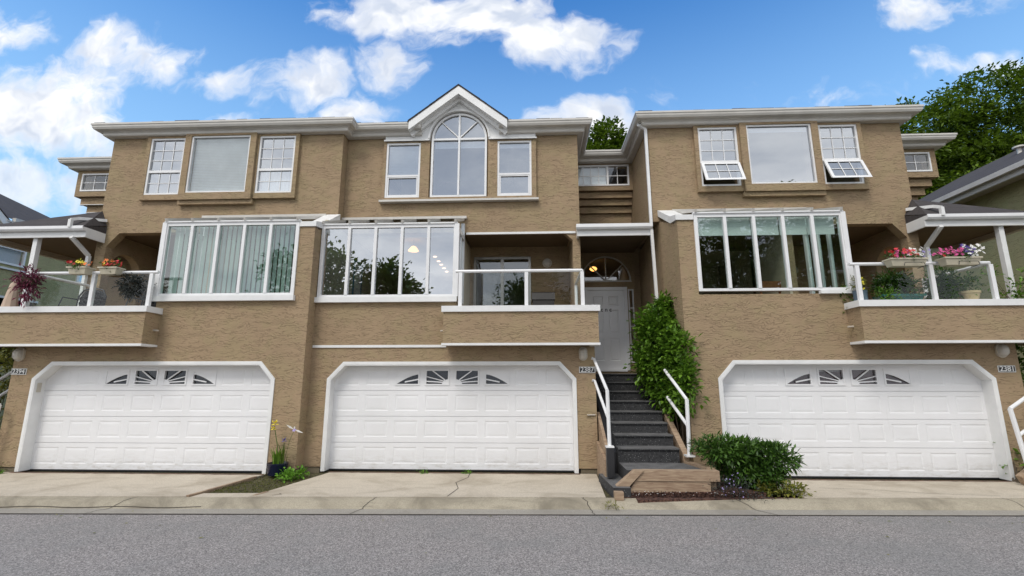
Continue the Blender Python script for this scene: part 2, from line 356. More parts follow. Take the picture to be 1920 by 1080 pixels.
# ------------------------------------------------------------------ mesh builder
class MB:
    def __init__(s): s.v = []; s.f = []; s.sm = False
    def add(s, vs, fs):
        b = len(s.v); s.v += [tuple(p) for p in vs]; s.f += [tuple(i+b for i in f) for f in fs]; return s
    def box(s, x0, x1, y0, y1, z0, z1):
        x0, x1 = sorted((x0, x1)); y0, y1 = sorted((y0, y1)); z0, z1 = sorted((z0, z1))
        return s.add([(x0,y0,z0),(x1,y0,z0),(x1,y1,z0),(x0,y1,z0),(x0,y0,z1),(x1,y0,z1),(x1,y1,z1),(x0,y1,z1)],
              [(0,3,2,1),(4,5,6,7),(0,1,5,4),(1,2,6,5),(2,3,7,6),(3,0,4,7)])
    def prism(s, outer, holes=(), a=0., b=1., axis='y'):
        """extrude a polygon (with holes) between a and b along axis; polygon in the other two axes (x,z), (y,z) or (x,y)"""
        def area(p): return sum(p[i][0]*p[(i+1)%len(p)][1]-p[(i+1)%len(p)][0]*p[i][1] for i in range(len(p)))/2
        if area(outer) < 0: outer = outer[::-1]
        hs = [h if area(h) < 0 else h[::-1] for h in holes]
        loops = [list(outer)]+[list(h) for h in hs]
        flat = [p for l in loops for p in l]
        tris = tessellate_polygon([[Vector((p[0], p[1], 0)) for p in l] for l in loops])
        def P(p, c):
            return (p[0], c, p[1]) if axis == 'y' else ((c, p[0], p[1]) if axis == 'x' else (p[0], p[1], c))
        n = len(flat); vs = [P(p, a) for p in flat]+[P(p, b) for p in flat]; fs = []
        fl = (axis == 'y')
        for t in tris:
            q = [flat[i] for i in t]
            if abs(area(q)) < 1e-9: continue
            t = tuple(t) if area(q) > 0 else tuple(t[::-1])
            up = t; dn = t[::-1]
            if fl: fs.append(up); fs.append(tuple(i+n for i in dn))
            else: fs.append(dn); fs.append(tuple(i+n for i in up))
        k = 0
        for l in loops:
            m = len(l)
            for i in range(m):
                i0, i1 = k+i, k+(i+1) % m
                fs.append((i0, i0+n, i1+n, i1) if fl else (i0, i1, i1+n, i0+n))
            k += m
        return s.add(vs, fs)
    def tube(s, pts, r, seg=8, cap=True):
        s.sm = True
        pts = [Vector(p) for p in pts]; rr = r if hasattr(r, '__len__') else [r]*len(pts)
        up = Vector((0, 0, 1)); rings = []; base = len(s.v)
        for i, p in enumerate(pts):
            d = (pts[min(i+1, len(pts)-1)]-pts[max(i-1, 0)]).normalized()
            a = d.cross(up)
            if a.length < .05: a = d.cross(Vector((1, 0, 0)))
            a.normalize(); b = a.cross(d)
            for k in range(seg):
                t = 2*math.pi*k/seg; s.v.append(tuple(p+(a*math.cos(t)+b*math.sin(t))*rr[i]))
        for i in range(len(pts)-1):
            for k in range(seg):
                k2 = (k+1) % seg; A = base+i*seg; B = A+seg
                s.f.append((A+k, A+k2, B+k2, B+k))
        if cap:
            s.f.append(tuple(base+k for k in range(seg))[::-1]); s.f.append(tuple(base+(len(pts)-1)*seg+k for k in range(seg)))
        return s
    def bar(s, p, q, w, h=None):
        """rectangular bar from p to q"""
        h = h or w; p, q = Vector(p), Vector(q); d = (q-p).normalized(); up = Vector((0, 0, 1))
        a = d.cross(up)
        if a.length < .05: a = Vector((1, 0, 0))
        a.normalize(); b = a.cross(d)
        vs = []
        for c in (p, q):
            for sa, sb in ((-1, -1), (1, -1), (1, 1), (-1, 1)): vs.append(c+a*sa*w/2+b*sb*h/2)
        return s.add(vs, [(0,3,2,1),(4,5,6,7),(0,1,5,4),(1,2,6,5),(2,3,7,6),(3,0,4,7)][:2]+[(0,1,5,4),(1,2,6,5),(2,3,7,6),(3,0,4,7)])
    def lathe(s, prof, c, seg=20, sy=1.0):
        s.sm = True; base = len(s.v)
        for (r, z) in prof:
            for k in range(seg):
                t = 2*math.pi*k/seg; s.v.append((c[0]+r*math.cos(t), c[1]+r*math.sin(t)*sy, c[2]+z))
        for i in range(len(prof)-1):
            for k in range(seg):
                k2 = (k+1) % seg; A = base+i*seg; B = A+seg; s.f.append((A+k, A+k2, B+k2, B+k))
        return s
    def sweep(s, path, prof, pre=None, post=None):
        """profile (d outward to the right of the path, z) swept along a plan path with mitred corners"""
        n = len(path); m = len(prof); base = len(s.v); P = [Vector(p) for p in path]
        for i in range(n):
            d0 = (P[i]-P[i-1]).normalized() if i else ((P[0]-Vector(pre)).normalized() if pre else None)
            d1 = (P[i+1]-P[i]).normalized() if i < n-1 else ((Vector(post)-P[i]).normalized() if post else None)
            n0 = Vector((d0.y, -d0.x)) if d0 else None; n1 = Vector((d1.y, -d1.x)) if d1 else None
            if n0 and n1: mv = (n0+n1)/(1+n0.dot(n1))
            else: mv = n0 or n1
            for (d, z) in prof: s.v.append((P[i].x+mv.x*d, P[i].y+mv.y*d, z))
        for i in range(n-1):
            for k in range(m):
                k2 = (k+1) % m; A = base+i*m; B = A+m
                s.f.append((A+k, A+k2, B+k2, B+k))
        s.f.append(tuple(base+k for k in range(m))[::-1]); s.f.append(tuple(base+(n-1)*m+k for k in range(m)))
        return s

def link(o, parent=None):
    COL.objects.link(o)
    if parent is not None: o.parent = parent
    return o
def root_of(o):
    while o.parent is not None: o = o.parent
    return o
def tag(o, label=None, cat=None, group=None, kind=None):
    if label: o['label'] = label
    if cat: o['category'] = cat
    if group: o['group'] = group
    if kind: o['kind'] = kind
    return o
def thing(name, loc, label, cat, group=None):
    o = bpy.data.objects.new(name, None); o.location = loc; o.empty_display_size = .2; link(o)
    return tag(o, label, cat, group)
def obj(name, mb, mat, parent=None, loc=None, label=None, smooth=None):
    """one mesh object; vertices are given in world coordinates and stored relative to its thing's origin"""
    L = Vector(root_of(parent).location) if parent is not None else Vector(loc or (0, 0, 0))
    me = bpy.data.meshes.new(name)
    if isinstance(mb, MB):
        v = np.array(mb.v, dtype=np.float64)-np.array(L); f = mb.f
        me.from_pydata(v.tolist(), [], f)
        sm = mb.sm if smooth is None else smooth
    else:
        v, f = mb; v = v-np.array(L)
        nv, nf = len(v), len(f); k = f.shape[1]
        me.vertices.add(nv); me.loops.add(nf*k); me.polygons.add(nf)
        me.vertices.foreach_set('co', v.astype(np.float32).ravel()); me.loops.foreach_set('vertex_index', f.astype(np.int32).ravel())
        me.polygons.foreach_set('loop_start', (np.arange(nf)*k).astype(np.int32)); me.update(calc_edges=True)
        sm = bool(smooth)
    me.materials.append(mat)
    if sm:
        me.polygons.foreach_set('use_smooth', [True]*len(me.polygons))
        try: me.set_sharp_from_angle(angle=R(38))
        except Exception: pass
    me.update()
    o = bpy.data.objects.new(name, me)
    if parent is None: o.location = L
    link(o, parent)
    if label: o['label'] = label
    return o
def struct(name, mb, mat, loc=(0, 0, 0)):
    return tag(obj(name, mb, mat, loc=loc), kind='structure')

def text_mb(txt, size, x, y, z, depth=.004, mirror=False):
    c = bpy.data.curves.new('lettering', 'FONT'); c.body = txt; c.size = size; c.align_x = 'CENTER'; c.align_y = 'CENTER'; c.extrude = depth; c.offset = size*.012
    o = bpy.data.objects.new('lettering', c); COL.objects.link(o); dg = bpy.context.evaluated_depsgraph_get(); dg.update()
    me = bpy.data.meshes.new_from_object(o.evaluated_get(dg)); mb = MB()
    mb.add([(x+v.co.x, y-v.co.z, z+v.co.y) for v in me.vertices], [tuple(p.vertices) for p in me.polygons])
    bpy.data.objects.remove(o); bpy.data.meshes.remove(me); bpy.data.curves.remove(c)
    return mb
def arc(cx, cz, r, a0, a1, n=24, rz=None):
    rz = rz or r
    return [(cx+r*math.cos(R(a0+(a1-a0)*i/n)), cz+rz*math.sin(R(a0+(a1-a0)*i/n))) for i in range(n+1)]

# ------------------------------------------------------------------ foliage
def leaf_cloud(pts, dirs, L, Wd, rng, fold=.25, droop=.0, jit=.6):
    """folded diamond leaves: pts (n,3) bases, dirs (n,3) preferred directions"""
    n = len(pts)
    d = dirs+rng.normal(0, jit, (n, 3)); d[:, 2] -= droop; d /= np.linalg.norm(d, axis=1)[:, None]+1e-9
    up = np.array([0, 0, 1.])+rng.normal(0, .35, (n, 3)); side = np.cross(d, up); side /= np.linalg.norm(side, axis=1)[:, None]+1e-9
    nor = np.cross(side, d)
    l = L*rng.uniform(.65, 1.25, n)[:, None]; w = Wd*rng.uniform(.7, 1.2, n)[:, None]
    a = pts; c = pts+d*l-nor*l*.12; m = pts+d*l*.5
    s1 = m+side*w*.5+nor*w*fold; s2 = m-side*w*.5+nor*w*fold
    V = np.stack([a, s1, c, s2, ], 1).reshape(-1, 3)
    i = np.arange(n)*4
    F = np.concatenate([np.stack([i, i+1, i+2], 1), np.stack([i, i+2, i+3], 1)])
    return V, F
def merge(parts):
    V, F, k = [], [], 0
    for v, f in parts: V.append(v); F.append(f+k); k += len(v)
    return np.concatenate(V), np.concatenate(F)
def crown_pts(blobs, n_cl, per, cl_r, rng, shell=.45, flat=1.0):
    """clumped points through the outer part of several ellipsoids"""
    vol = np.array([b[1][0]*b[1][1]*b[1][2] for b in blobs])**.67; pr = vol/vol.sum()
    P, D = [], []
    which = rng.choice(len(blobs), n_cl, p=pr)
    for w in which:
        c, r = np.array(blobs[w][0]), np.array(blobs[w][1])
        d = rng.normal(0, 1, 3); d /= np.linalg.norm(d)
        q = c+d*r*(1-shell*rng.random()**1.6)
        k = per
        off = rng.normal(0, 1, (k, 3))*np.array([cl_r, cl_r, cl_r*flat])*rng.uniform(.6, 1.3)
        P.append(q+off); D.append(np.tile(d, (k, 1))*.8+off/cl_r*.5)
    return np.concatenate(P), np.concatenate(D)
def tree(name, base, blobs, trunk_h, tr, label, mat, n_cl, per, cl_r, L, Wd, seed, group=None, droop=.3, flat=.6, limbs=7):
    rng = np.random.default_rng(seed); random.seed(seed)
    t = thing(name, base, label, 'tree', group)
    mb = MB(); b = Vector(base)
    top = b+Vector((random.uniform(-.3, .3), random.uniform(-.3, .3), trunk_h))
    mb.tube([b, b.lerp(top, .35)+Vector((.1, 0, 0)), b.lerp(top, .7)+Vector((-.08, .05, 0)), top], [tr, tr*.8, tr*.6, tr*.35], 10)
    for k in range(limbs):
        bl = blobs[k % len(blobs)]; e = Vector(bl[0])+Vector([random.uniform(-.4, .4)*bl[1][i] for i in range(3)])
        s_ = b.lerp(top, random.uniform(.45, .95)); mid = s_.lerp(e, .5)+Vector((0, 0, -.1*(e-s_).length))
        mb.tube([s_, mid, e], [tr*.32, tr*.2, tr*.06], 6)
    obj('trunk', mb, M['bark'], t)
    P, D = crown_pts(blobs, n_cl, per, cl_r, rng, .5, flat)
    obj('crown', leaf_cloud(P, D, L, Wd, rng, .2, droop), mat, t)
    return t
def blossoms(centers, size, mat, parent, rng, name='blossom'):
    mb = MB()
    for c in centers:
        c = Vector(c); n = Vector((rng.normal(0, .5), -1+rng.normal(0, .3), .5+rng.normal(0, .4))).normalized()
        a = n.cross(Vector((0, 0, 1))).normalized(); b = n.cross(a); ph = rng.random()*6
        for k in range(5):
            t = ph+k*2*math.pi/5; d = a*math.cos(t)+b*math.sin(t); e = a*-math.sin(t)+b*math.cos(t)
            s_ = size*rng.uniform(.8, 1.2)
            mb.add([c, c+d*s_*.6+e*s_*.36+n*s_*.15, c+d*s_+n*s_*.05, c+d*s_*.6-e*s_*.36+n*s_*.15], [(0, 1, 2, 3)])
    return obj(name, mb, mat, parent)
# ------------------------------------------------------------------ ground, road, kerb, driveways
KY = lambda x: 7.05+.036*x
struct('terrain', MB().add([(-400, -400, -.06), (400, -400, -.06), (400, 400, -.06), (-400, 400, -.06)], [(0, 1, 2, 3)]), M['terrain'])
struct('road', MB().add([(-70, -6.5, 0), (70, -6.5, 0), (70, KY(70), 0), (-70, KY(-70), 0)], [(0, 1, 2, 3)]), M['road'])
struct('soil_bed', MB().add([(-60, KY(-60)+.40, .085), (60, KY(60)+.40, .085), (60, 60, .085), (-60, 60, .085)], [(0, 1, 2, 3)]), M['soil'])
p0, p1 = (-60, KY(-60)), (60, KY(60))
def kprof(a): return [(-d, z) for d, z in a]
struct('gutter_pan', MB().sweep([p0, p1], kprof([(.0, -.04), (.0, .006), (.25, .014), (.25, -.04)])), M['pan'])
o = struct('kerb', MB().sweep([p0, p1], kprof([(.25, -.04), (.25, .012), (.31, .05), (.37, .085), (.45, .106), (.52, .112), (.52, -.04)])), M['kerb'])
for p in o.data.polygons: p.use_smooth = True
o.data.set_sharp_from_angle(angle=R(40))
# joint between asphalt and gutter, a wobbling line of dirt
rng = np.random.default_rng(5)
mb = MB(); xs = np.linspace(-22, 22, 160)
for i in range(len(xs)-1):
    a, b = xs[i], xs[i+1]; w = .012+.010*rng.random(); w2 = .012+.010*rng.random()
    mb.add([(a, KY(a)-w, .0045), (b, KY(b)-w2, .0045), (b, KY(b)+.006, .0105), (a, KY(a)+.006, .0105)], [(0, 1, 2, 3)])
struct('road_joint', mb, M['crack'])
def crack(pts, w, z, mb):
    for (a, b) in zip(pts[:-1], pts[1:]):
        a = Vector((*a, 0)); b = Vector((*b, 0)); d = (b-a).normalized(); n = Vector((-d.y, d.x, 0))*w/2
        q = [a-n, b-n, b+n, a+n]; mb.add([(v.x, v.y, z(v.x, v.y) if callable(z) else z) for v in q], [(0, 1, 2, 3)])
def kz(x, y):
    d = y-KY(x); pts = [(0, .006), (.25, .014), (.31, .05), (.37, .085), (.45, .106), (.52, .112)]
    for (a, b) in zip(pts[:-1], pts[1:]):
        if d <= b[0]: return a[1]+(b[1]-a[1])*max(0, d-a[0])/(b[0]-a[0])+.005
    return .117
mb = MB()
for x0, sk in ((-5.9, -.35), (-2.35, -.2), (.72, .12), (2.9, .45), (6.9, .2), (-9.4, -.3)):
    pts = [(x0+sk*t+rng.normal(0, .012), KY(x0)+.52*(1-t)) for t in np.linspace(0, 1, 12)]
    crack(pts, .010, kz, mb)
pts = [(x, KY(x)+.27+.01*math.sin(x*5)) for x in np.linspace(-7.9, -4.8, 24)]
crack(pts, .010, kz, mb)
struct('kerb_joints', mb, M['crack'])
def slab(name, poly, z=.118):
    mb = MB().prism(poly, (), -.02, z, 'z'); return struct(name, mb, M['drive'])
slab('driveway_left', [(-14, KY(-14)+.53), (-5.22, KY(-5.22)+.53), (-5.02, 8.9), (-4.98, 9.16), (-14, 9.16)])
slab('driveway_middle', [(-4.25, KY(-4.2)+.53), (1.06, KY(1.06)+.53), (1.16, 9.45), (-3.86, 9.45), (-3.92, 9.1)])
slab('driveway_right', [(3.55, KY(3.6)+.53), (12.5, KY(12.5)+.53), (12.5, 9.1), (3.35, 9.1)])
slab('concrete_patch', [(-5.17, KY(-5.1)+.53), (-4.30, KY(-4.3)+.53), (-4.18, 7.72), (-5.12, 7.66)], .105)
struct('mulch_bed', MB().prism([(1.5, 7.46), (4.0, KY(4.0)+.52), (3.55, 9.1), (1.5, 9.1)], (), .03, .118, 'z'), M['mulch'])
mb = MB()
crack([(-1.30, 7.55), (-1.22, 8.1), (-1.33, 8.55), (-1.18, 9.0), (-1.2, 9.4)], .011, .1225, mb)
crack([(-10, 8.2), (-9, 8.25), (-8.2, 8.6), (-7.4, 8.7)], .008, .1225, mb)
crack([(4.6, 8.4), (5.3, 8.3), (6.1, 8.05), (7.0, 7.95)], .008, .1225, mb)
crack([(-3.95, 7.5), (-3.85, 7.58), (-3.9, 7.62)], .012, .1225, mb)
struct('driveway_cracks', mb, M['crack'])
mb = MB(); 
for x0, x1, y in ((-9.9, -5.0, 9.12), (-3.9, .85, 9.42), (3.4, 8.2, 9.07)):
    xs = np.linspace(x0, x1, 50); ys = y-.03-.035*rng.random(50)
    for i in range(49): mb.add([(xs[i], ys[i], .123), (xs[i+1], ys[i+1], .123), (xs[i+1], y+.02, .123), (xs[i], y+.02, .123)], [(0, 1, 2, 3)])
struct('garage_threshold_dirt', mb, M['rust'])
# board edging of the bed between the driveways
mb = MB(); mb.bar((-5.2, KY(-5.2)+.55, .105), (-5.02, 8.9, .105), .05, .05); mb.bar((-4.23, KY(-4.2)+.6, .10), (-4.16, 7.75, .10), .045, .05)
tag(obj('edging_board', mb, M['timber'], loc=(-5.1, 8, .1)), 'weathered edging boards along the wedge of soil between two driveways', 'edging')
mb_v = []
P = np.stack([rng.uniform(-5.1, -4.05, 1500), rng.uniform(7.75, 9.15, 1500), np.full(1500, .085)], 1)
keep = (P[:, 0] > -5.1+(P[:, 1]-7.7)*.03) & (P[:, 0] < -4.22+(P[:, 1]-7.7)*.2) & (rng.random(1500) < np.clip(1.6-(P[:, 1]-7.7)*.9, .15, 1))
tag(obj('moss', leaf_cloud(P[keep], np.tile([0, 0, 1.], (keep.sum(), 1)), .035, .012, rng, .2, 0, .7), M['moss']), kind='stuff')

# ------------------------------------------------------------------ building elements
def rect(x0, x1, z0, z1): return [(x0, z0), (x1, z0), (x1, z1), (x0, z1)]
def ring(mb, x0, x1, z0, z1, w, y0, y1, wb=None):
    wb = wb or w; mb.prism(rect(x0, x1, z0, z1), [rect(x0+w, x1-w, z0+wb, z1-w)], y0, y1)
def window(parent, x0, x1, z0, z1, y, grid=None, split=None, blind=None, gl='glass', fw=.045, name='window', bars=.016):
    """vinyl window; y is the plane of the wall face; grid=(cols, rows above split, rows below)"""
    x0, x1 = sorted((x0, x1)); mb = MB(); ring(mb, x0, x1, z0, z1, fw, y-.012, y+.07)
    if split: mb.box(x0+fw, x1-fw, y-.008, y+.06, split-.03, split+.03)
    f = obj(name, mb, M['trim'], parent)
    mb = MB()
    segs = [(z0+fw, z1-fw)] if not split else [(split+.03, z1-fw), (z0+fw, split-.03)]
    for a, b in segs: mb.box(x0+fw, x1-fw, y+.030, y+.036, a, b)
    obj('pane', mb, M[gl], f)
    if grid:
        mb = MB(); nc = grid[0]
        for i, (a, b) in enumerate(segs):
            nr = grid[1+i]
            for k in range(1, nc):
                xx = x0+fw+(x1-x0-2*fw)*k/nc; mb.box(xx-bars/2, xx+bars/2, y+.018, y+.029, a, b)
            for k in range(1, nr):
                zz = a+(b-a)*k/nr; mb.box(x0+fw, x1-fw, y+.0165, y+.0275, zz-bars/2, zz+bars/2)
        obj('glazing_bars', mb, M['trim'], f)
    if blind:
        kind, top, bot = blind; mb = MB()
        if kind == 'slats':
            zz = top
            while zz > bot:
                mb.add([(x0+fw, y+.085, zz), (x1-fw, y+.085, zz), (x1-fw, y+.100, zz-.030), (x0+fw, y+.100, zz-.030)], [(0, 1, 2, 3)]); zz -= .040
            mb.box(x0+fw, x1-fw, y+.075, y+.12, top, top+.05)
        elif kind == 'roll': mb.box(x0+fw, x1-fw, y+.09, y+.10, bot, top)
        elif kind == 'curtain':
            n = 30; pts = [(x0+fw+(x1-x0-2*fw)*k/n, y+.12+.02*math.sin(k*1.9)) for k in range(n+1)]
            for a, b in zip(pts[:-1], pts[1:]): mb.add([(*a, bot), (*b, bot), (*b, top), (*a, top)], [(0, 1, 2, 3)])
        obj('blind', mb, M['blind'], f)
    return f
def garage(parent, e, s, g0, g1, ys, far_ch=.32, near_ch=.27, topz=2.14, seed=1, curtain=False):
    """garage opening between offsets g0,g1 (x=e+s*o): returns the wall-hole outline"""
    X = lambda o: e+s*o
    z0 = .12; ch = .30
    out = [(X(g0), z0), (X(g0), topz-ch), (X(g0+near_ch), topz), (X(g1-far_ch), topz), (X(g1), topz-ch), (X(g1), z0)]
    w = .055; k = w*.45
    tr = [(X(g0-w), z0), (X(g0-w), topz-ch+k), (X(g0+near_ch-k), topz+w), (X(g1-far_ch+k), topz+w), (X(g1+w), topz-ch+k), (X(g1+w), z0)]
    mb = MB().prism(tr+out[::-1], (), ys-.022, ys-.0005)
    fr = obj('garage_surround', mb, M['white'], parent)
    ins = .02
    inn = [(X(g0+ins), z0), (X(g0+ins), topz-ch-ins*.4), (X(g0+near_ch+ins*.4), topz-ins), (X(g1-far_ch-ins*.4), topz-ins), (X(g1-ins), topz-ch-ins*.4), (X(g1-ins), z0)]
    mb = MB().prism(out+inn[::-1], (), ys-.018, ys+.235)
    obj('jamb_lining', mb, M['white'], fr)
    # door: four rows of eight raised panels, the shape of each stamped in
    yd = ys+.20; x0, x1 = sorted((X(g0), X(g1))); top = topz; H = (top-.02-z0)/4; Wp = (x1-x0)/8
    mb = MB()
    for r_ in range(4):
        za = z0+.012+r_*H; zb = za+H-.006
        for c in range(8):
            xa = x0+c*Wp; xb = xa+Wp
            px0, px1, pz0, pz1 = xa+.065, xb-.065, za+.10, zb-.08
            win = (r_ == 3 and 2 <= c <= 5)
            loops = [[(xa, za), (xb, za), (xb, zb), (xa, zb)], [(px0, pz0), (px1, pz0), (px1, pz1), (px0, pz1)]]
            b = len(mb.v)
            g = .022
            L = [(xa, xb, za, zb, 0), (px0, px1, pz0, pz1, 0), (px0+g, px1-g, pz0+g, pz1-g, .0065), (px0+g*2.8, px1-g*2.8, pz0+g*2.8, pz1-g*2.8, .002)]
            if win: L = [(xa, xb, za, zb, 0), (px0, px1, pz0, pz1, 0), (px0, px1, pz0, pz1, .05)]
            for (a0, a1, b0, b1, dy) in L: mb.v += [(a0, yd+dy, b0), (a1, yd+dy, b0), (a1, yd+dy, b1), (a0, yd+dy, b1)]
            for i in range(len(L)-1):
                for k2 in range(4): q = (k2+1) % 4; mb.f.append((b+i*4+k2, b+i*4+q, b+i*4+4+q, b+i*4+4+k2))
            if not win: i = (len(L)-1)*4; mb.f.append((b+i, b+i+1, b+i+2, b+i+3))
        mb.add([(x0, yd, za-.003), (x1, yd, za-.003), (x1, yd+.02, za-.003), (x0, yd+.02, za-.003)], [(0, 1, 2, 3)])
        mb.box(x0, x1, yd+.012, yd+.018, za-.012, za)
    mb.box(x0, x1, yd+.06, yd+.064, z0, top)
    d = obj('garage_door', mb, M['door'], parent)
    obj('bottom_seal', MB().box(x0, x1, yd-.004, yd+.03, .105, .131), M['black'], d)
    # sunburst windows: the four lights together make one fan
    cx = x0+4*Wp; zc = z0+3*H+.10
    for c in range(2, 6):
        xa = x0+c*Wp+.055; xb = xa+Wp-.11; zb0 = z0+.012+3*H+.10; zb1 = z0+.012+4*H-.085
        mb = MB(); ring(mb, xa, xb, zb0, zb1, .028, yd-.014, yd+.02)
        ax, bx, az, bz = xa+.028, xb-.028, zb0+.028, zb1-.028
        # white field outside the fan
        fan = []
        Rx, Rz = 1.02, bz-az+.02
        inside = lambda q: ((q[0]-cx)/Rx)**2+((q[1]-az)/Rz)**2
        mirror = 1 if (xa+xb)/2 > cx else -1
        if c in (2, 5):
            # quarter: solid above a curve falling to the outside
            near = ax if mirror > 0 else bx; far = bx if mirror > 0 else ax
            zs = [(near+(far-near)*t, az+(bz-az)*(.72-.72*t**1.5)) for t in np.linspace(0, 1, 9)]
            poly = zs+[(far, bz), (near, bz)]
            mb.prism(poly, (), yd-.006, yd+.012)
            mb.prism([(near, az+(bz-az)*.30), (near, az+(bz-az)*.40), (near+(far-near)*.62, az+.05), (near+(far-near)*.62, az+.025)], (), yd-.009, yd+.008)
        else:
            near = ax if mirror > 0 else bx; far = bx if mirror > 0 else ax; w_ = far-near; h_ = bz-az
            mb.prism([(near, az), (near+w_*.28, az), (near+w_*.20, az+h_*.26), (near, az+h_*.36)], (), yd-.006, yd+.012)
            for (p, q) in (((.22, .12), (1.0, .20)), ((.14, .28), (1.0, .74)) if False else ((.14, .30), (.72, 1.0)), ((.20, .20), (1.0, .52))):
                if p == (.20, .20): continue
                a_ = Vector((near+w_*p[0], az+h_*p[1])); b_ = Vector((near+w_*q[0], az+h_*q[1])); n_ = (b_-a_).normalized(); n_ = Vector((-n_.y, n_.x))*.011
                mb.prism([tuple(a_-n_), tuple(b_-n_), tuple(b_+n_), tuple(a_+n_)], (), yd-.009, yd+.008)
            a_ = Vector((near+w_*.2, az+h_*.22)); b_ = Vector((far, az+h_*.56)); n_ = (b_-a_).normalized(); n_ = Vector((-n_.y, n_.x))*.009
            mb.prism([tuple(a_-n_), tuple(b_-n_), tuple(b_+n_), tuple(a_+n_)], (), yd-.0085, yd+.007)
        f = obj('door_window', mb, M['door'], d)
        obj('pane', MB().box(ax, bx, yd+.03, yd+.034, az, bz), M['glass_low'], f)
        if curtain: obj('curtain', MB().box(ax, bx, yd+.045, yd+.05, az, bz-.03*(c % 2)), M['pinkcurtain'], f)
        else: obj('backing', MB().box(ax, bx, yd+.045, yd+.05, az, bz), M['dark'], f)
    return out
M['pinkcurtain'] = plain('dusty_pink_cloth', (.16, .11, .12), .9, var=.4, vscale=9)
GUT = [(.0, 7.86), (.20, 7.86), (.20, 7.735), (.225, 7.725), (.29, 7.735), (.315, 7.78), (.318, 7.815), (.335, 7.83), (.335, 7.872), (.315, 7.872), (.315, 7.862)]
FRZ = [(.0, 7.735), (.0, 7.625), (.14, 7.625), (.16, 7.645), (.16, 7.70), (.185, 7.715), (.20, 7.735)]
def eaves(parent, path, pre=None, post=None):
    g = obj('eave_gutter', MB().sweep(path, GUT[::-1], pre, post), M['gutter'], parent, smooth=False)
    obj('cornice', MB().sweep(path, FRZ[::-1], pre, post), M['gutter'], parent, smooth=False)
def hip_roof(parent, x0, x1, y0, y1, z0, pitch, name='roof', hipx=True, seed=0):
    run = (y1-y0)/2; h = run*math.tan(R(pitch)); ym = (y0+y1)/2; i = run if hipx else 0
    i = min(i, (x1-x0)/2-.05)
    mb = MB().add([(x0, y0, z0), (x1, y0, z0), (x1, y1, z0), (x0, y1, z0), (x0+i, ym, z0+h), (x1-i, ym, z0+h)],
           [(0, 1, 5, 4), (1, 2, 5), (2, 3, 4, 5), (3, 0, 4)])
    # ragged course of shingles over the gutter edge
    rg = np.random.default_rng(seed+11); x = x0
    while x < x1-.3:
        w = rg.uniform(.25, .34); t = rg.uniform(.012, .034)
        mb.box(x, min(x+w-.01, x1), y0-.035-rg.uniform(0, .015), y0+.12, z0-.005, z0+t); x += w
    return obj(name, mb, M['shingle'], parent)
def downpipe(parent, pts, w=.062, d=.045):
    mb = MB()
    for a, b in zip(pts[:-1], pts[1:]): mb.bar(a, b, w, w)
    return obj('downpipe', mb, M['white'], parent)
def post_rail(parent, posts, y, zb, zt, name='balcony_railing', ends=(0, 0), side=None):
    """posts at xs, glass between; side=(x, y_back) adds return rails in depth"""
    mb = MB()
    for x in posts: mb.box(x-.035, x+.035, y-.03, y+.03, zb, zt-.03)
    mb.tube([(min(posts)-ends[0], y, zt), (max(posts)+ends[1], y, zt)], .032, 8)
    if side:
        for (x, yb) in side: mb.tube([(x, y, zt-.001), (x, yb, zt-.001)], .030, 8); mb.box(x-.03, x+.03, yb-.05, yb, zb, zt-.03)
    r_ = obj(name, mb, M['trim'], parent)
    for a, b in zip(posts[:-1], posts[1:]):
        obj('glass_panel', MB().box(a+.04, b-.04, y-.004, y+.004, zb+.03, zt-.035), M['rail_glass'], r_)
    if side:
        for (x, yb) in side: obj('glass_panel', MB().box(x-.004, x+.004, y+.04, yb-.06, zb+.03, zt-.035), M['rail_glass'], r_)
    return r_
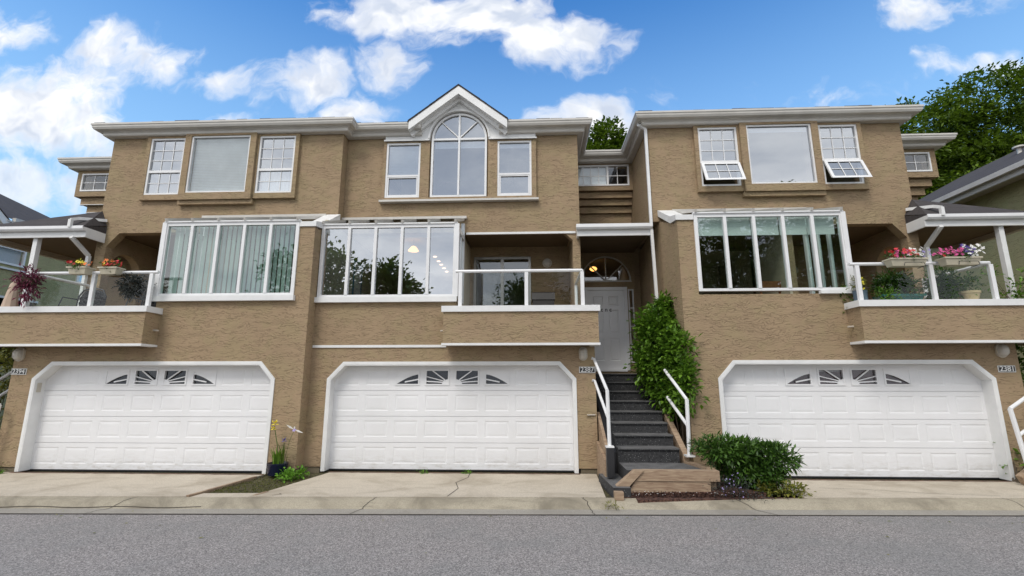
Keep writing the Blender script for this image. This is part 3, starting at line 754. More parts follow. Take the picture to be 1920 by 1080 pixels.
def sunroom(parent, x0, x1, ys, yu, open_side, gl, sill='full', seed=0, zt=5.05, zb=3.50):
    """five tall lights under a sloping glass roof; open_side +1/-1: the end that is glazed too, 0 none"""
    x0, x1 = sorted((x0, x1)); mb = MB(); yf = ys-.03
    n = 5; fw = .065
    ring(mb, x0, x1, zb, zt, .07, yf, yf+.09, .05)
    mb.box(x0-.01, x1+.01, yf-.025, yf+.06, zt, zt+.028)
    w = (x1-x0-.07)/n
    for k in range(1, n):
        xx = x0+.035+w*k; mb.box(xx-.030, xx+.030, yf-.012, yf+.07, zb+.05, zt-.07)
    xe = {1: x1, -1: x0, 0: None}[open_side]
    if xe is not None:
        sg = -open_side
        xa, xb = sorted((xe, xe+sg*.07))
        mb.box(xa, xb, yu-.09, yu-.005, zb, zt+.35)
        mb.box(xa, xb, yf+.09, yu-.09, zb, zb+.06)
        mb.box(xa, xb, yf+.09, yu-.09, zt-.07, zt+.044)
        for q in (.33, .66):
            yy = yf+.09+(yu-yf-.18)*q; mb.box(xa+.005, xb-.005, yy-.03, yy+.03, zb+.06, zt-.07)
        mb.box(xe-open_side*.0-.045, xe+.045, yf-.02, yf+.10, zb, zt)   # stout corner post
    f = obj('sunroom', mb, M['trim'], parent)
    for k in range(n):
        xa = x0+.035+w*k+(.030 if k else .035); xb = x0+.035+w*(k+1)-(.030 if k < n-1 else .035)
        obj('pane', MB().box(xa, xb, yf+.035, yf+.041, zb+.05, zt-.07), M[gl], f)
    if xe is not None:
        obj('pane', MB().box(xe-open_side*.035-.003, xe-open_side*.035+.003, yf+.09, yu-.09, zb+.06, zt-.07), M[gl], f)
        a_ = [(yf+.09, zt+.044), (yu-.09, zt+.044), (yu-.09, zt+.42)]
        obj('gable_pane', MB().prism(a_, (), xe-open_side*.04-.003, xe-open_side*.04+.003, 'x'), M[gl], f)
    # sloping roof
    zr0, zr1 = zt+.03, 5.50
    mb = MB()
    for k in range(n+1):
        xx = x0+.035+w*k; mb.bar((xx, yf-.05, zr0+.02), (xx, yu-.02, zr1+.02), .045, .06)
    obj('roof_rafters', mb, M['gutter'], f)
    obj('roof_pane', MB().add([(x0+.02, yf-.02, zr0+.015), (x1-.02, yf-.02, zr0+.015), (x1-.02, yu-.01, zr1+.015), (x0+.02, yu-.01, zr1+.015)], [(0, 1, 2, 3)]), M['sunglass'], f)
    mb = MB().box(x0-.04, x1+.04, yu-.09, yu-.003, zr1+.03, zr1+.09)
    obj('flashing', mb, M['gutter'], f)
    if sill == 'full':
        obj('sill', MB().box(x0-.06, x1+.03, ys-.085, ys-.002, zb-.11, zb-.004), M['white'], f)
    elif sill:
        obj('sill', MB().box(sill[0], sill[1], ys-.085, ys-.002, zb-.07, zb-.012), M['white'], f)
    return f
def bulkhead_lamp(parent, x, y, z, r=.075, h=.26, kind='cage'):
    prof = []
    mb = MB(); pl = [(x+r*math.cos(t)*1.12, z+(h/2-r)*(1 if math.sin(t) > 0 else -1)+r*math.sin(t)*1.12) for t in np.linspace(0, 2*math.pi, 25)[:-1]]
    mb.prism(pl, (), y-.035, y-.001)
    l = obj('wall_lamp', mb, M['cage'], parent)
    mb = MB(); n = 20
    for j, (k, dy) in enumerate(((1.0, -.035), (.95, -.08), (.7, -.12), (.3, -.135), (.01, -.138))):
        for t in np.linspace(0, 2*math.pi, n+1)[:-1]:
            mb.v.append((x+r*.9*k*math.cos(t), y+dy, z+(h/2-r)*k*(1 if math.sin(t) > 0 else -1)+r*.9*k*math.sin(t)))
    for j in range(4):
        for k in range(n): q = (k+1) % n; mb.f.append((j*n+k, j*n+q, j*n+n+q, j*n+n+k))
    mb.sm = True
    obj('lens', mb, M['lens'], l)
    if kind == 'cage':
        mb = MB()
        for zz in (-.05, .0, .05): mb.tube([(x-r, y-.03, z+zz), (x-r*.7, y-.11, z+zz), (x, y-.145, z+zz), (x+r*.7, y-.11, z+zz), (x+r, y-.03, z+zz)], .006, 6)
        mb.tube([(x, y-.03, z+h/2), (x, y-.11, z+h*.36), (x, y-.15, z), (x, y-.11, z-h*.36), (x, y-.03, z-h/2)], .006, 6)
        obj('guard', mb, M['cage'], l)
    return l
def number_plate(parent, txt, x, y, z, w=.30, h=.115):
    mb = MB().box(x-w/2, x+w/2, y-.014, y-.001, z-h/2, z+h/2)
    p = obj('number_plate', mb, M['numwhite'], parent)
    obj('plate_face', MB().box(x-w/2+.012, x+w/2-.012, y-.017, y-.0145, z-h/2+.012, z+h/2-.012), M['black'], p)
    obj('digits', text_mb(txt, h*1.08, x, y-.021, z, .003), M['numwhite'], p)

# ------------------------------------------------------------------ the two mirrored end houses
def end_house(name, eS, eU, s, ys, yu, label, number, bump_y, bump_w, lamp_kind, sun_gl, seed):
    X = lambda o: eU+s*o
    XS = lambda o: eS+s*o
    base = (eU+s*2.9, ys+.5, .1)
    T = thing(name, base, label, 'townhouse')
    # lower wall with the garage opening
    out = garage(T, eS, s, .60, 5.40, ys, seed=seed, curtain=(s > 0))
    zf, zsill = .20, 3.44
    wall = [(XS(0), zf), (XS(0), 4.93), (XS(.32), 4.93), (XS(.32), zsill), (XS(3.15), zsill), (XS(3.15), 2.62), (XS(5.92), 2.62), (XS(5.92), zf), (XS(5.40), zf)]
    hole = [(p if i not in (0, 5) else (p[0], zf)) for i, p in enumerate(out)]
    poly = wall+hole[1:-1][::-1]+[(XS(.60), zf)]
    poly[8] = (XS(5.40), zf)
    mb = MB().prism(poly, (), ys, ys+.20)
    obj('lower_wall', mb, M['stucco'], T)
    for q0, q1 in ((XS(0)+s*.012, XS(.52)), (XS(5.49), XS(5.90))): obj('foundation', MB().box(q0, q1, ys+.02, ys+.2, -.1, zf-.012), M['foundation'], T)
    # wing wall from the lower wall back to the upper wall, capped with white metal
    xa, xb = sorted((XS(0), XS(.30)))
    wy = [(ys+.20, zf), (yu+2.2, zf), (yu+2.2, 5.2), (yu, 5.34), (ys+.20, 4.93)]
    obj('wing_wall', MB().prism(wy, (), XS(0), XS(0)+s*.28, 'x'), M['stucco'], T)
    cp = MB(); cp.prism([(ys-.03, 4.935), (ys+.35, 4.99), (yu-.004, 5.46), (yu-.004, 5.60), (ys+.35, 5.14), (ys-.03, 5.04)], (), XS(0)-s*.03, XS(.315), 'x')
    obj('wing_capping', cp, M['white'], T)
    # outer side wall of the lower storey, and the balcony slab
    obj('lower_side_wall', MB().box(XS(5.92), XS(5.92)-s*.2, ys+.2, yu+2.0, -.1, 2.62), M['stucco'], T)
    # upper wall with balcony opening, window openings
    z0u, zt = 2.95, 7.64
    wA, wC, wB = (1.12, 2.0), (2.19, 3.64), (3.83, 4.69)
    zA0, zA1 = 6.13, 7.575
    outer = [(X(0), 5.34), (X(0), zt), (X(5.70), zt), (X(5.70), z0u), (X(5.46), z0u), (X(5.46), 4.90), (X(5.19), 5.22), (X(3.22), 5.22), (X(3.17), 5.22), (X(3.17), 5.34)]
    holes = [[(X(a+.03), zA0+.03), (X(b-.03), zA0+.03), (X(b-.03), zA1-.03), (X(a+.03), zA1-.03)] for a, b in (wA, wC, wB)]
    obj('upper_wall', MB().prism(outer, holes, yu, yu+.2), M['stucco'], T)
    # side walls of the upper storey, back
    obj('side_wall', MB().box(X(0), X(0)+s*.2, yu+.2, yu+9.5, 5.34, zt), M['stucco'], T)
    ar = arc(yu+.66, 4.42, .44, 180, 0, 20)
    sw = [(yu+.2, 2.95), (yu+.22, 2.95)]+[(yu+.22, 4.42)]+ar+[(yu+1.10, 2.95), (yu+9.5, 2.95), (yu+9.5, zt), (yu+.2, zt)]
    obj('outer_side_wall', MB().prism(sw, (), X(5.50), X(5.70), 'x'), M['stucco'], T)
    obj('rear_wall', MB().box(X(.2), X(5.5), yu+9.3, yu+9.5, -.1, 7.64), M['stucco'], T)
    obj('party_wall', MB().box(X(.0), X(.0)+s*.2, yu+2.2, yu+9.5, -.1, 5.339), M['stucco'], T)
    # balcony recess
    mb = MB().box(X(3.0), X(5.50), yu+1.9, yu+2.05, 2.7, 5.4)
    rw = obj('recess_wall', mb, M['stucco'], T)
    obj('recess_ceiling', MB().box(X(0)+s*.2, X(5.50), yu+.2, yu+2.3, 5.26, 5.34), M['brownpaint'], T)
    obj('recess_side_wall', MB().box(X(3.06), X(3.18), yu+.3, yu+1.9, 2.95, 5.26), M['stucco'], T)
    # round porch lamp on the recess wall
    c = (X(4.65) if s < 0 else X(4.0), yu+1.9, 4.62)
    l = obj('porch_lamp', MB().prism([(c[0]+.11*math.cos(t), c[2]+.11*math.sin(t)) for t in np.linspace(0, 6.283, 21)[:-1]], (), c[1]-.03, c[1]-.001), M['cage'], T)
    mb = MB(); prof = [(.095, -.03), (.085, -.07), (.05, -.10), (.01, -.11)]
    for r_, dy in prof:
        for t in np.linspace(0, 6.283, 17)[:-1]: mb.v.append((c[0]+r_*math.cos(t), c[1]+dy, c[2]+r_*math.sin(t)))
    for j in range(3):
        for k in range(16): q = (k+1) % 16; mb.f.append((j*16+k, j*16+q, j*16+16+q, j*16+16+k))
    mb.sm = True; obj('lens', mb, M['lens'], l)
    # sliding door in the recess
    fr = MB(); xa, xb = sorted((X(3.3), X(4.3 if s < 0 else 3.8)))
    # sunroom interior
    obj('room_floor', MB().box(XS(.285), X(3.06), ys+.2, yu+4.2, 2.85, 2.95), M['roomfloor'], T)
    obj('room_ceiling', MB().box(X(.2), X(3.06), yu+2.3, yu+4.3, 5.27, 5.33), M['cream'], T)
    rm = MB().box(X(.3), X(3.06), yu+4.2, yu+4.3, 2.95, 5.26).box(XS(.29), XS(.32), ys+.21, yu+4.2, 2.95, 4.9)
    obj('room_wall', rm, M['cream'], T)
    obj('room_side_wall', MB().box(X(3.0), X(3.055), yu+.3, yu+4.2, 2.95, 5.26), M['cream'], T)
    # sunroom
    sr = sunroom(T, XS(.32), XS(3.17), ys, yu, s, sun_gl, 'full' if s < 0 else (XS(2.55), XS(3.25)), seed)
    x0, x1 = sorted((XS(.40), XS(3.08)))
    if s < 0:
        mb = MB(); n = 26
        for k in range(n):
            xx = x0+(x1-x0)*(k+.5)/n; a = R(50); dx, dy = .052*math.cos(a), .052*math.sin(a)
            h_ = (x1-x0)/n/2; yy = ys+.11
            mb.add([(xx-h_, yy+.07, 3.50), (xx-.1*h_, yy, 3.50), (xx+.92*h_, yy+.035, 3.50), (xx+.92*h_, yy+.035, 5.0), (xx-.1*h_, yy, 5.0), (xx-h_, yy+.07, 5.0)], [(0, 1, 4, 5), (1, 2, 3, 4)])
        obj('vertical_blind', mb, M['gblind'], sr)
    else:
        w = (x1-x0)/5
        for k in range(5): obj('roller_blind', MB().box(x0+w*k+.01, x0+w*(k+1)-.01, ys+.115, ys+.122, 4.64, 5.0), M['blind'], sr)
    # upper windows
    for i, (a, b) in enumerate((wA, wB)):
        openS = (s > 0)
        yw = yu-.055
        if not openS:
            window(T, X(a), X(b), zA0, zA1, yw, (3, 3, 2), 6.72, gl='skyglass', blind=('curtain', 6.72, 6.15) if i == 0 else None)
        else:
            x0_, x1_ = sorted((X(a), X(b)))
            mb = MB(); ring(mb, x0_, x1_, zA0, zA1, .045, yw-.012, yw+.07); mb.box(x0_+.045, x1_-.045, yw-.01, yw+.06, 6.70, 6.75)
            f = obj('window', mb, M['trim'], T)
            obj('pane', MB().box(x0_+.045, x1_-.045, yw+.03, yw+.036, 6.75, zA1-.045), M['skyglass'], f)
            mb = MB()
            for k in (1, 2): xx = x0_+.045+(x1_-x0_-.09)*k/3; mb.box(xx-.008, xx+.008, yw+.018, yw+.029, 6.75, zA1-.045)
            for k in (1, 2): zz = 6.75+(zA1-.045-6.75)*k/3; mb.box(x0_+.045, x1_-.045, yw+.0165, yw+.0275, zz-.008, zz+.008)
            obj('glazing_bars', mb, M['trim'], f)
            # awning sash swung out at the bottom
            ang = R(24); hz, hy = 6.70, yw-.015; Ls = 6.70-zA0-.01
            P = lambda d, n: (hy-d*math.sin(ang)-n*math.cos(ang), hz-d*math.cos(ang)+n*math.sin(ang)*-1)
            def slat(mb, xa, xb, d0, d1, n0, n1):
                q = [P(d0, n0), P(d1, n0), P(d1, n1), P(d0, n1)]; mb.prism(q, (), xa, xb, 'x')
            mb = MB(); slat(mb, x0_+.01, x0_+.07, 0, Ls, 0, .05); slat(mb, x1_-.07, x1_-.01, 0, Ls, 0, .05)
            slat(mb, x0_+.07, x1_-.07, 0, .05, 0, .05); slat(mb, x0_+.07, x1_-.07, Ls-.055, Ls, 0, .05)
            for k in (1, 2): xx = x0_+.07+(x1_-x0_-.14)*k/3; slat(mb, xx-.008, xx+.008, .05, Ls-.055, .030, .040)
            slat(mb, x0_+.07, x1_-.07, Ls/2-.008, Ls/2+.008, .032, .042)
            sash = obj('open_sash', mb, M['trim'], f)
            mb = MB(); slat(mb, x0_+.07, x1_-.07, .05, Ls-.055, .018, .024); obj('sash_pane', mb, M['skyglass'], f)
        sz0, sz1 = zA0-.13, 7.66
        mb = MB().prism([(X(a-.09), sz0), (X(b+.09 if i else b+.05), sz0), (X(b+.09 if i else b+.05), sz1), (X(a-.09 if not i else a-.05), sz1), (X(a-.09 if not i else a-.05), sz0)][1:] if False else
                        [(X(a-(.09 if not i else .04)), sz0), (X(b+(.09 if i else .04)), sz0), (X(b+(.09 if i else .04)), sz1), (X(a-(.09 if not i else .04)), sz1)],
                        [[(X(a), zA0), (X(b), zA0), (X(b), zA1), (X(a), zA1)]], yu-.085, yu-.001)
        obj('window_surround', mb, M['stucco'], T)
    a, b = wC
    window(T, X(a), X(b), zA0+.01, zA1+.01, yu-.11, None, None, ('slats', 7.50, 6.17) if s < 0 else ('roll', 7.56, 7.44), gl='skyglass' if s > 0 else 'glass', fw=.04)
    mb = MB().prism([(X(a-.145), zA0-.16), (X(b+.145), zA0-.16), (X(b+.145), 7.70), (X(a-.145), 7.70)], [[(X(a), zA0+.01), (X(b), zA0+.01), (X(b), zA1+.01), (X(a), zA1+.01)]], yu-.15, yu-.001)
    obj('window_surround', mb, M['stucco'], T)
    obj('window_ledge', MB().box(X(a-.17), X(b+.17), yu-.10, yu-.001, zA0-.26, zA0-.163), M['stucco'], T)
    # bedroom shell behind the upper windows
    mb = MB().box(X(.3), X(5.4), yu+3.4, yu+3.5, 5.4, 7.6).box(X(.3), X(5.4), yu+.22, yu+3.4, 5.36, 5.42).box(X(.3), X(5.4), yu+.22, yu+3.4, 7.60, 7.63)
    mb.box(X(.21), X(.3), yu+.22, yu+3.5, 5.36, 7.63).box(X(5.4), X(5.49), yu+.22, yu+3.5, 5.36, 7.63)
    obj('bedroom', mb, M['cream'], T)
    # stepped side bay beyond the upper storey, with its small window
    bx = 5.70+bump_w; by = bump_y
    x0_, x1_ = sorted((X(5.70), X(bx)))
    wx0, wx1 = sorted((X(5.72 if s < 0 else 5.9), X(bx-.12)))
    wx0, wx1 = sorted((X(bx-.14), X(bx-1.5)))
    mb = MB().prism(rect(x0_, x1_, 6.90-.0, 7.64), [rect(wx0, wx1, 7.03, 7.50)], by, by+.2) if False else MB().prism(rect(x0_, x1_, 6.86, 7.64), [rect(wx0+.02, wx1-.02, 7.02, 7.52)], by, by+.2)
    mb.box(X(bx), X(bx)-s*.2, by+.2, by+4, 6.86, 7.64); mb.box(x0_, x1_, by+.2, by+4, 6.86, 6.95)
    bay = obj('side_bay', mb, M['stucco'], T)
    for k, (za, zb) in enumerate(((6.66, 6.858), (6.46, 6.656), (6.27, 6.456))):
        sh = .09*(k+1)
        obj('bay_step', MB().box(X(5.70), X(bx)-s*sh*1.4, by+sh, by+4, za, zb-.012).box(X(5.70), X(bx)-s*(sh*1.4+.03), by+sh+.03, by+4, zb-.012, zb), M['stucco'], bay)
        if s < 0 and k < 2: obj('step_trim', MB().box(X(5.70), X(bx)-s*sh*1.4+s*.012, by+sh-.012, by+sh+.05, za-.016, za-.002), M['white'], bay)
    obj('bay_lower_wall', MB().box(X(5.70), X(bx)-s*.46, by+.34, by+4, 2.2, 6.27), M['stucco'], bay)
    window(T, wx0, wx1, 7.01, 7.53, by, (4, 2), None, gl='glass', fw=.04)
    if s < 0: eaves(T, [(X(bx), by+4), (X(bx), by), (X(5.70), by)], post=(X(5.70), yu))
    else: eaves(T, [(X(5.70), by), (X(bx), by), (X(bx), by+4)], pre=(X(5.70), yu))
    hip_roof(T, min(X(5.7), X(bx))-.3, max(X(5.7), X(bx))+.3, by-.26, by+7, 7.86, 22, seed=seed+3)
    # main eaves and roof
    if s < 0: eaves(T, [(X(5.70), by), (X(5.70), yu), (X(0), yu), (X(0), 10.6)], pre=(X(bx), by), post=(-2.6, 10.6))
    else: eaves(T, [(X(0), 12.2), (X(0), yu), (X(5.70), yu), (X(5.70), by)], pre=(1.1, 12.2), post=(X(bx), by))
    hip_roof(T, min(X(0), X(5.7))-.27, max(X(0), X(5.7))+.27, yu-.28, yu+9.8, 7.86, 22, seed=seed)
    # entrance porch roof outside the end wall
    pin, pout = (5.47, 7.75) if s > 0 else (5.50, 8.1)
    py0, py1 = yu-.50, by+.3
    zf0 = 4.98
    mb = MB()
    mb.sweep([(X(pin), yu-.01), (X(pin), py0), (X(pout), py0), (X(pout), py1)] if s > 0 else [(X(pout), py1), (X(pout), py0), (X(pin), py0), (X(pin), yu-.01)],
             [(.0, zf0), (.0, zf0+.22), (-.04, zf0+.22), (-.04, zf0)][::-1])
    po = obj('porch_roof', mb, M['white'], T)
    gp = [(.0, zf0+.22), (.0, zf0+.14), (.07, zf0+.13), (.10, zf0+.17), (.10, zf0+.235), (.085, zf0+.235), (.085, zf0+.215)]
    obj('porch_gutter', MB().sweep([(X(pin), py0), (X(pout), py0)] if s > 0 else [(X(pout), py0), (X(pin), py0)], gp[::-1]), M['trim'], po)
    xo, xi = X(pout)-s*.02, X(pin)+s*.01
    yb = py0+2.6; hgt = .56
    sh = MB().add([(xi, py0-.07, zf0+.235), (xo+s*.06, py0-.07, zf0+.235), (xo+s*.06, py1, zf0+.235), (X(5.69), yu+.03, zf0+.24+hgt), (X(5.69), py1, zf0+.24+hgt)],
                  [(0, 1, 3), (1, 2, 4, 3)])
    sh.add([(xi, py0-.07, zf0+.20), (xi, yu, zf0+.20), (xi, yu, zf0+.40), (xi, py0-.07, zf0+.235)], [(0, 1, 2, 3)])
    sh.add([(xi, py0-.07, zf0+.237), (X(5.69), yu-.004, zf0+.24+hgt), (xi, yu-.004, zf0+.42)], [(0, 1, 2)])
    obj('porch_shingles', sh, M['shingle'], po)
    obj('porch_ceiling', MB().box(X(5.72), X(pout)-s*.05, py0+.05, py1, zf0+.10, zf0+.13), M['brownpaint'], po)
    obj('porch_beam', MB().box(X(pout)-s*.05, X(pout)-s*.17, py0+.05, py1, zf0-.02, zf0+.11), M['soffit'], po)
    pxp = X(7.03) if s > 0 else X(6.72)
    obj('porch_post', MB().box(pxp-.05, pxp+.05, py0+.06, py0+.16, 3.0, zf0+.10), M['white'], po)
    # end-wall downpipe with its elbows
    xg = X(5.56) if s > 0 else X(5.60)
    downpipe(T, [(X(5.52), yu-.03, 5.52), (X(pin)+s*.26, py0+.02, 5.42), (X(pin)+s*.30, py0-.10, 5.36), (X(pin)+s*.30, py0-.10, 5.18)], .065)
    downpipe(T, [(X(pin)+s*.30, py0-.02, 4.98), (X(5.78), yu-.06, 4.66), (X(5.78), yu-.06, 3.2)], .07)
    # balcony
    yb0 = ys-.38; o0 = 3.02; o1 = 8.4
    x0_, x1_ = XS(o0), XS(o1)
    mb = MB().box(x0_, x1_, yb0, yb0+.12, 2.52, 3.13).box(x0_, x0_+s*.12, yb0+.12, ys, 2.52, 3.13)
    mb.box(x0_+s*.12, XS(5.92), yb0+.12, ys+.2, 2.62, 2.85).box(XS(3.17), XS(5.92), ys+.2, yu+1.9, 2.62, 2.85).box(XS(5.92), x1_, yb0+.12, yu+2.0, 2.62, 2.85)
    bal = obj('balcony', mb, M['stucco'], T)
    mb = MB().box(x0_-s*.035, x1_, yb0-.035, yb0+.155, 3.13, 3.245).box(x0_-s*.035, x0_+s*.155, yb0+.155, ys-.001, 3.13, 3.245)
    obj('capping', mb, M['white'], bal)
    mb = MB().box(x0_-s*.02, x1_, yb0-.02, yb0+.14, 2.475, 2.518).box(x0_-s*.02, x0_+s*.14, yb0+.14, ys-.001, 2.475, 2.518)
    obj('drip_trim', mb, M['white'], bal)
    obj('drain_spout', MB().tube([(x0_+s*.05, ys-.13, 2.80), (x0_-s*.10, ys-.13, 2.79)], .018, 8), M['soffit'], bal)
    ps = sorted([XS(v) for v in ((3.06, 4.24, 5.58) if s < 0 else (3.10, 4.41, 5.46))])
    yr = yb0+.075
    post_rail(bal, ps, yr, 3.245, 3.93, side=[(ps[0] if s < 0 else ps[-1], yu-.05)], ends=(0 if s < 0 else .12, .12 if s < 0 else 0))
    # lamp and number
    if s < 0:
        bulkhead_lamp(T, XS(5.80), ys, 2.34, .085, .26, 'plain'); number_plate(T, number, XS(5.76), ys, 2.0, .31, .12)
        obj('keypad', MB().prism([(XS(5.40)+.002, 1.6)]+[(0, 0)]*0+[(XS(5.40)+.002, 1.78), (XS(5.40)+.03, 1.78), (XS(5.40)+.03, 1.6)], (), ys+.04, ys+.12), M['cage'], T)
    else:
        bulkhead_lamp(T, XS(5.64), ys, 2.36, .085, .24, 'plain'); number_plate(T, number, XS(5.68), ys, 2.03, .30, .12)
    return T
LH = end_house('townhouse', -4.45, -4.48, -1, 9.2, 10.32, 'tan stucco townhouse with vertical blinds in its sunroom, leftmost of the three in the row', '2394', 12.0, 2.55, 'plain', 'sunglass', 1)
RH = end_house('townhouse', 2.86, 2.72, 1, 9.13, 10.38, 'tan stucco townhouse whose upper side windows are tilted open, right of the black stairs', '2381', 11.7, 1.82, 'plain', 'sunglass', 2)

# ------------------------------------------------------------------ the middle house
def middle_house():
    ys, yu = 9.5, 10.6
    T = thing('townhouse', (-1.6, 10, .1), 'tan stucco townhouse with the white gable and arched window, between the other two', 'townhouse')
    out = garage(T, -4.08, 1, .04, 4.86, ys, near_ch=.28, far_ch=.28, seed=5)
    zf = .20
    hole = [(p if i not in (0, 5) else (p[0], zf)) for i, p in enumerate(out)]
    poly = [(-4.45, zf), (-4.45, 3.43), (-1.55, 3.43), (-1.55, 2.62), (1.21, 2.62), (1.21, zf)]+hole[::-1]
    obj('lower_wall', MB().prism(poly, (), ys, ys+.2), M['stucco'], T)
    for q0, q1 in ((-4.44, -4.13), (.88, 1.19)): obj('foundation', MB().box(q0, q1, ys+.02, ys+.2, -.1, zf-.012), M['foundation'], T)
    obj('belt_trim', MB().box(-4.44, -1.73, ys-.022, ys-.001, 2.475, 2.525), M['white'], T)
    obj('lower_side_wall', MB().box(1.01, 1.21, ys+.2, 12.6, -.1, 2.62), M['stucco'], T)
    # upper wall
    arch = arc(-1.735, 7.56, .62, 180, 0, 24)
    wl, wr = (-3.49, -2.66), (-.81, 0.0)
    outer = [(-4.475, 5.22), (-1.56, 5.22), (-1.56, 5.20), (.72, 5.20), (.93, 5.0), (.93, 2.95), (1.10, 2.95), (1.10, 7.64), (-.80, 7.64), (-.9, 7.9), (-1.735, 8.62), (-2.57, 7.9), (-2.67, 7.64), (-4.475, 7.64)]
    hole_c = [(-2.36, 6.10), (-1.11, 6.10)]+arc(-1.735, 7.56, .625, 0, 180, 24)
    holes = [rect(wl[0]+.03, wl[1]-.03, 6.12, 7.45), rect(wr[0]+.03, wr[1]-.03, 6.12, 7.45), hole_c]
    obj('upper_wall', MB().prism(outer, holes, yu, yu+.2), M['stucco'], T)
    obj('side_wall', MB().box(.90, 1.10, yu+.2, 12.4, 5.2, 7.64), M['stucco'], T)
    obj('opening_trim', MB().box(-1.53, 1.0, yu-.025, yu-.001, 5.155, 5.205), M['white'], T)
    # surround of the three windows
    lo = [(-3.56, 6.005), (.11, 6.005), (.11, 7.50), (-1.03, 7.50), (-1.03, 6.07), (-2.44, 6.07), (-2.44, 7.50), (-3.56, 7.50)]
    obj('window_surround', MB().prism(lo, [rect(wl[0], wl[1], 6.07, 7.47), rect(wr[0], wr[1], 6.07, 7.47)], yu-.075, yu-.001), M['stucco'], T)
    obj('window_sill', MB().box(-3.60, .16, yu-.13, yu-.001, 5.955, 6.003), M['gutter'], T)
    # white gable front
    g = [(-3.52, 7.525), (-2.44, 7.525), (-2.44, 7.56)]+arc(-1.735, 7.56, .70, 180, 0, 28)[1:-1]+[(-1.03, 7.56), (-1.03, 7.525), (.10, 7.525), (.10, 7.66), (-.72, 7.66), (-.66, 7.93), (-1.735, 8.72), (-2.81, 7.93), (-2.75, 7.66), (-3.52, 7.66)]
    G = obj('gable', MB().prism(g, (), yu-.10, yu-.001), M['white'], T)
    for q0, q1 in ((-3.55, -2.46), (-1.01, .13)): obj('gable_moulding', MB().box(q0, q1, yu-.125, yu-.101, 7.50, 7.535), M['white'], G)
    a = arc(-1.735, 7.56, .70, 180, 0, 28); b = arc(-1.735, 7.56, .745, 180, 0, 28)
    obj('arch_moulding', MB().prism(a+b[::-1], (), yu-.125, yu-.101), M['white'], G)
    px, pz = -1.735, 8.80; sl = .78; hw = 1.17
    y0 = yu-.36
    def rake(t0, t1, ya, yb, w0=0):   # board following the slope, t0/t1 depth below the ridge line
        L_ = [(px-hw, pz-hw*sl-t0), (px, pz-t0), (px+hw, pz-hw*sl-t0), (px+hw-w0, pz-hw*sl-t1), (px, pz-t1), (px-hw+w0, pz-hw*sl-t1)]
        return MB().prism(L_, (), ya, yb)
    obj('rake_board', rake(.02, .23, y0, y0+.04), M['white'], G)
    obj('rake_soffit', rake(.20, .235, y0+.04, yu-.101), M['white'], G)
    obj('rake_moulding', rake(.235, .31, yu-.20, yu-.101, .05), M['white'], G)
    # gable roof running back
    mb = MB(); rb = y0+5
    for sg in (-1, 1):
        mb.prism([(px, pz+.008), (px+sg*(hw+.03), pz+.008-(hw+.03)*sl), (px+sg*(hw+.03), pz-.018-(hw+.03)*sl), (px, pz-.018)], (), y0-.012, rb)
        rg = np.random.default_rng(3)
        for k in range(7):
            q0 = hw*k/7; q1 = hw*(k+1)/7+.02; t = rg.uniform(.006, .018)
            mb.prism([(px+sg*q0, pz+.010-q0*sl+t*.2), (px+sg*q1, pz+.010-q1*sl+.002), (px+sg*q1, pz+.012-q1*sl+t), (px+sg*q0, pz+.012-q0*sl+t*.2+.004)], (), y0-.02, y0+.25)
    obj('gable_roof', mb, M['shingle'], T)
    obj('gable_cheek', MB().prism([(px-1.05, 7.8), (px+1.05, 7.8), (px, 8.7)], (), yu+.5, yu+3), M['shingle'], T)
    # arched window
    yw = yu-.045
    fo = [(-2.405, 6.07), (-1.065, 6.07)]+arc(-1.735, 7.56, .67, 0, 180, 28)
    fi = [(-2.355, 6.12), (-1.115, 6.12)]+arc(-1.735, 7.56, .62, 0, 180, 28)
    mb = MB().prism(fo, [fi], yw-.012, yw+.045)
    mb.box(-2.355, -1.115, yw-.016, yw+.04, 7.525, 7.575); mb.box(-1.757, -1.713, yw-.018, yw+.038, 6.12, 8.175)
    for an in (45, 135):
        d = Vector((math.cos(R(an)), math.sin(R(an)))); n = Vector((-d.y, d.x))*.012; p = Vector((-1.735, 7.575)); q = p+d*.61
        mb.prism([tuple(p-n), tuple(q-n), tuple(q+n), tuple(p+n)], (), yw-.010, yw+.034)
    f = obj('arched_window', mb, M['trim'], T)
    obj('pane', MB().prism(fi, (), yw+.03, yw+.036), M['skyglass'], f)
    obj('blind', MB().box(-2.33, -1.13, yw+.09, yw+.10, 7.36, 7.52), M['blind'], f)
    for w, bl in ((wl, ('slats', 7.40, 6.62)), (wr, ('roll', 7.43, 7.33))):
        ff = window(T, w[0], w[1], 6.07, 7.47, yu-.05, None, 6.62, bl, gl='skyglass', fw=.045)
        obj('lower_sash', (lambda m_: (ring(m_, w[0]+.05, w[1]-.05, 6.115, 6.60, .03, yu-.058, yu-.025), m_)[1])(MB()), M['trim'], ff)
    mb = MB().box(-4.1, .8, yu+3.4, yu+3.5, 5.3, 8.7).box(-4.1, .8, yu+.22, yu+3.4, 5.28, 5.34)
    mb.box(-4.2, -4.1, yu+.22, yu+3.5, 5.3, 7.6).box(.8, .89, yu+.22, yu+3.5, 5.3, 7.6)
    obj('bedroom', mb, M['cream'], T)
    # eaves: left of the gable, right of the gable round into the entry recess
    eaves(T, [(-4.48, yu), (-2.63, yu)], pre=(-4.48, 10.3)); eaves(T, [(-.77, yu), (1.10, yu), (1.10, 12.2), (2.72, 12.2)], post=(2.72, 10.4))
    hip_roof(T, -4.6, -2.7, yu-.28, yu+9.8, 7.86, 22, hipx=False, seed=7); hip_roof(T, -.74, 1.37, yu-.28, yu+9.8, 7.86, 22, hipx=True, seed=8)
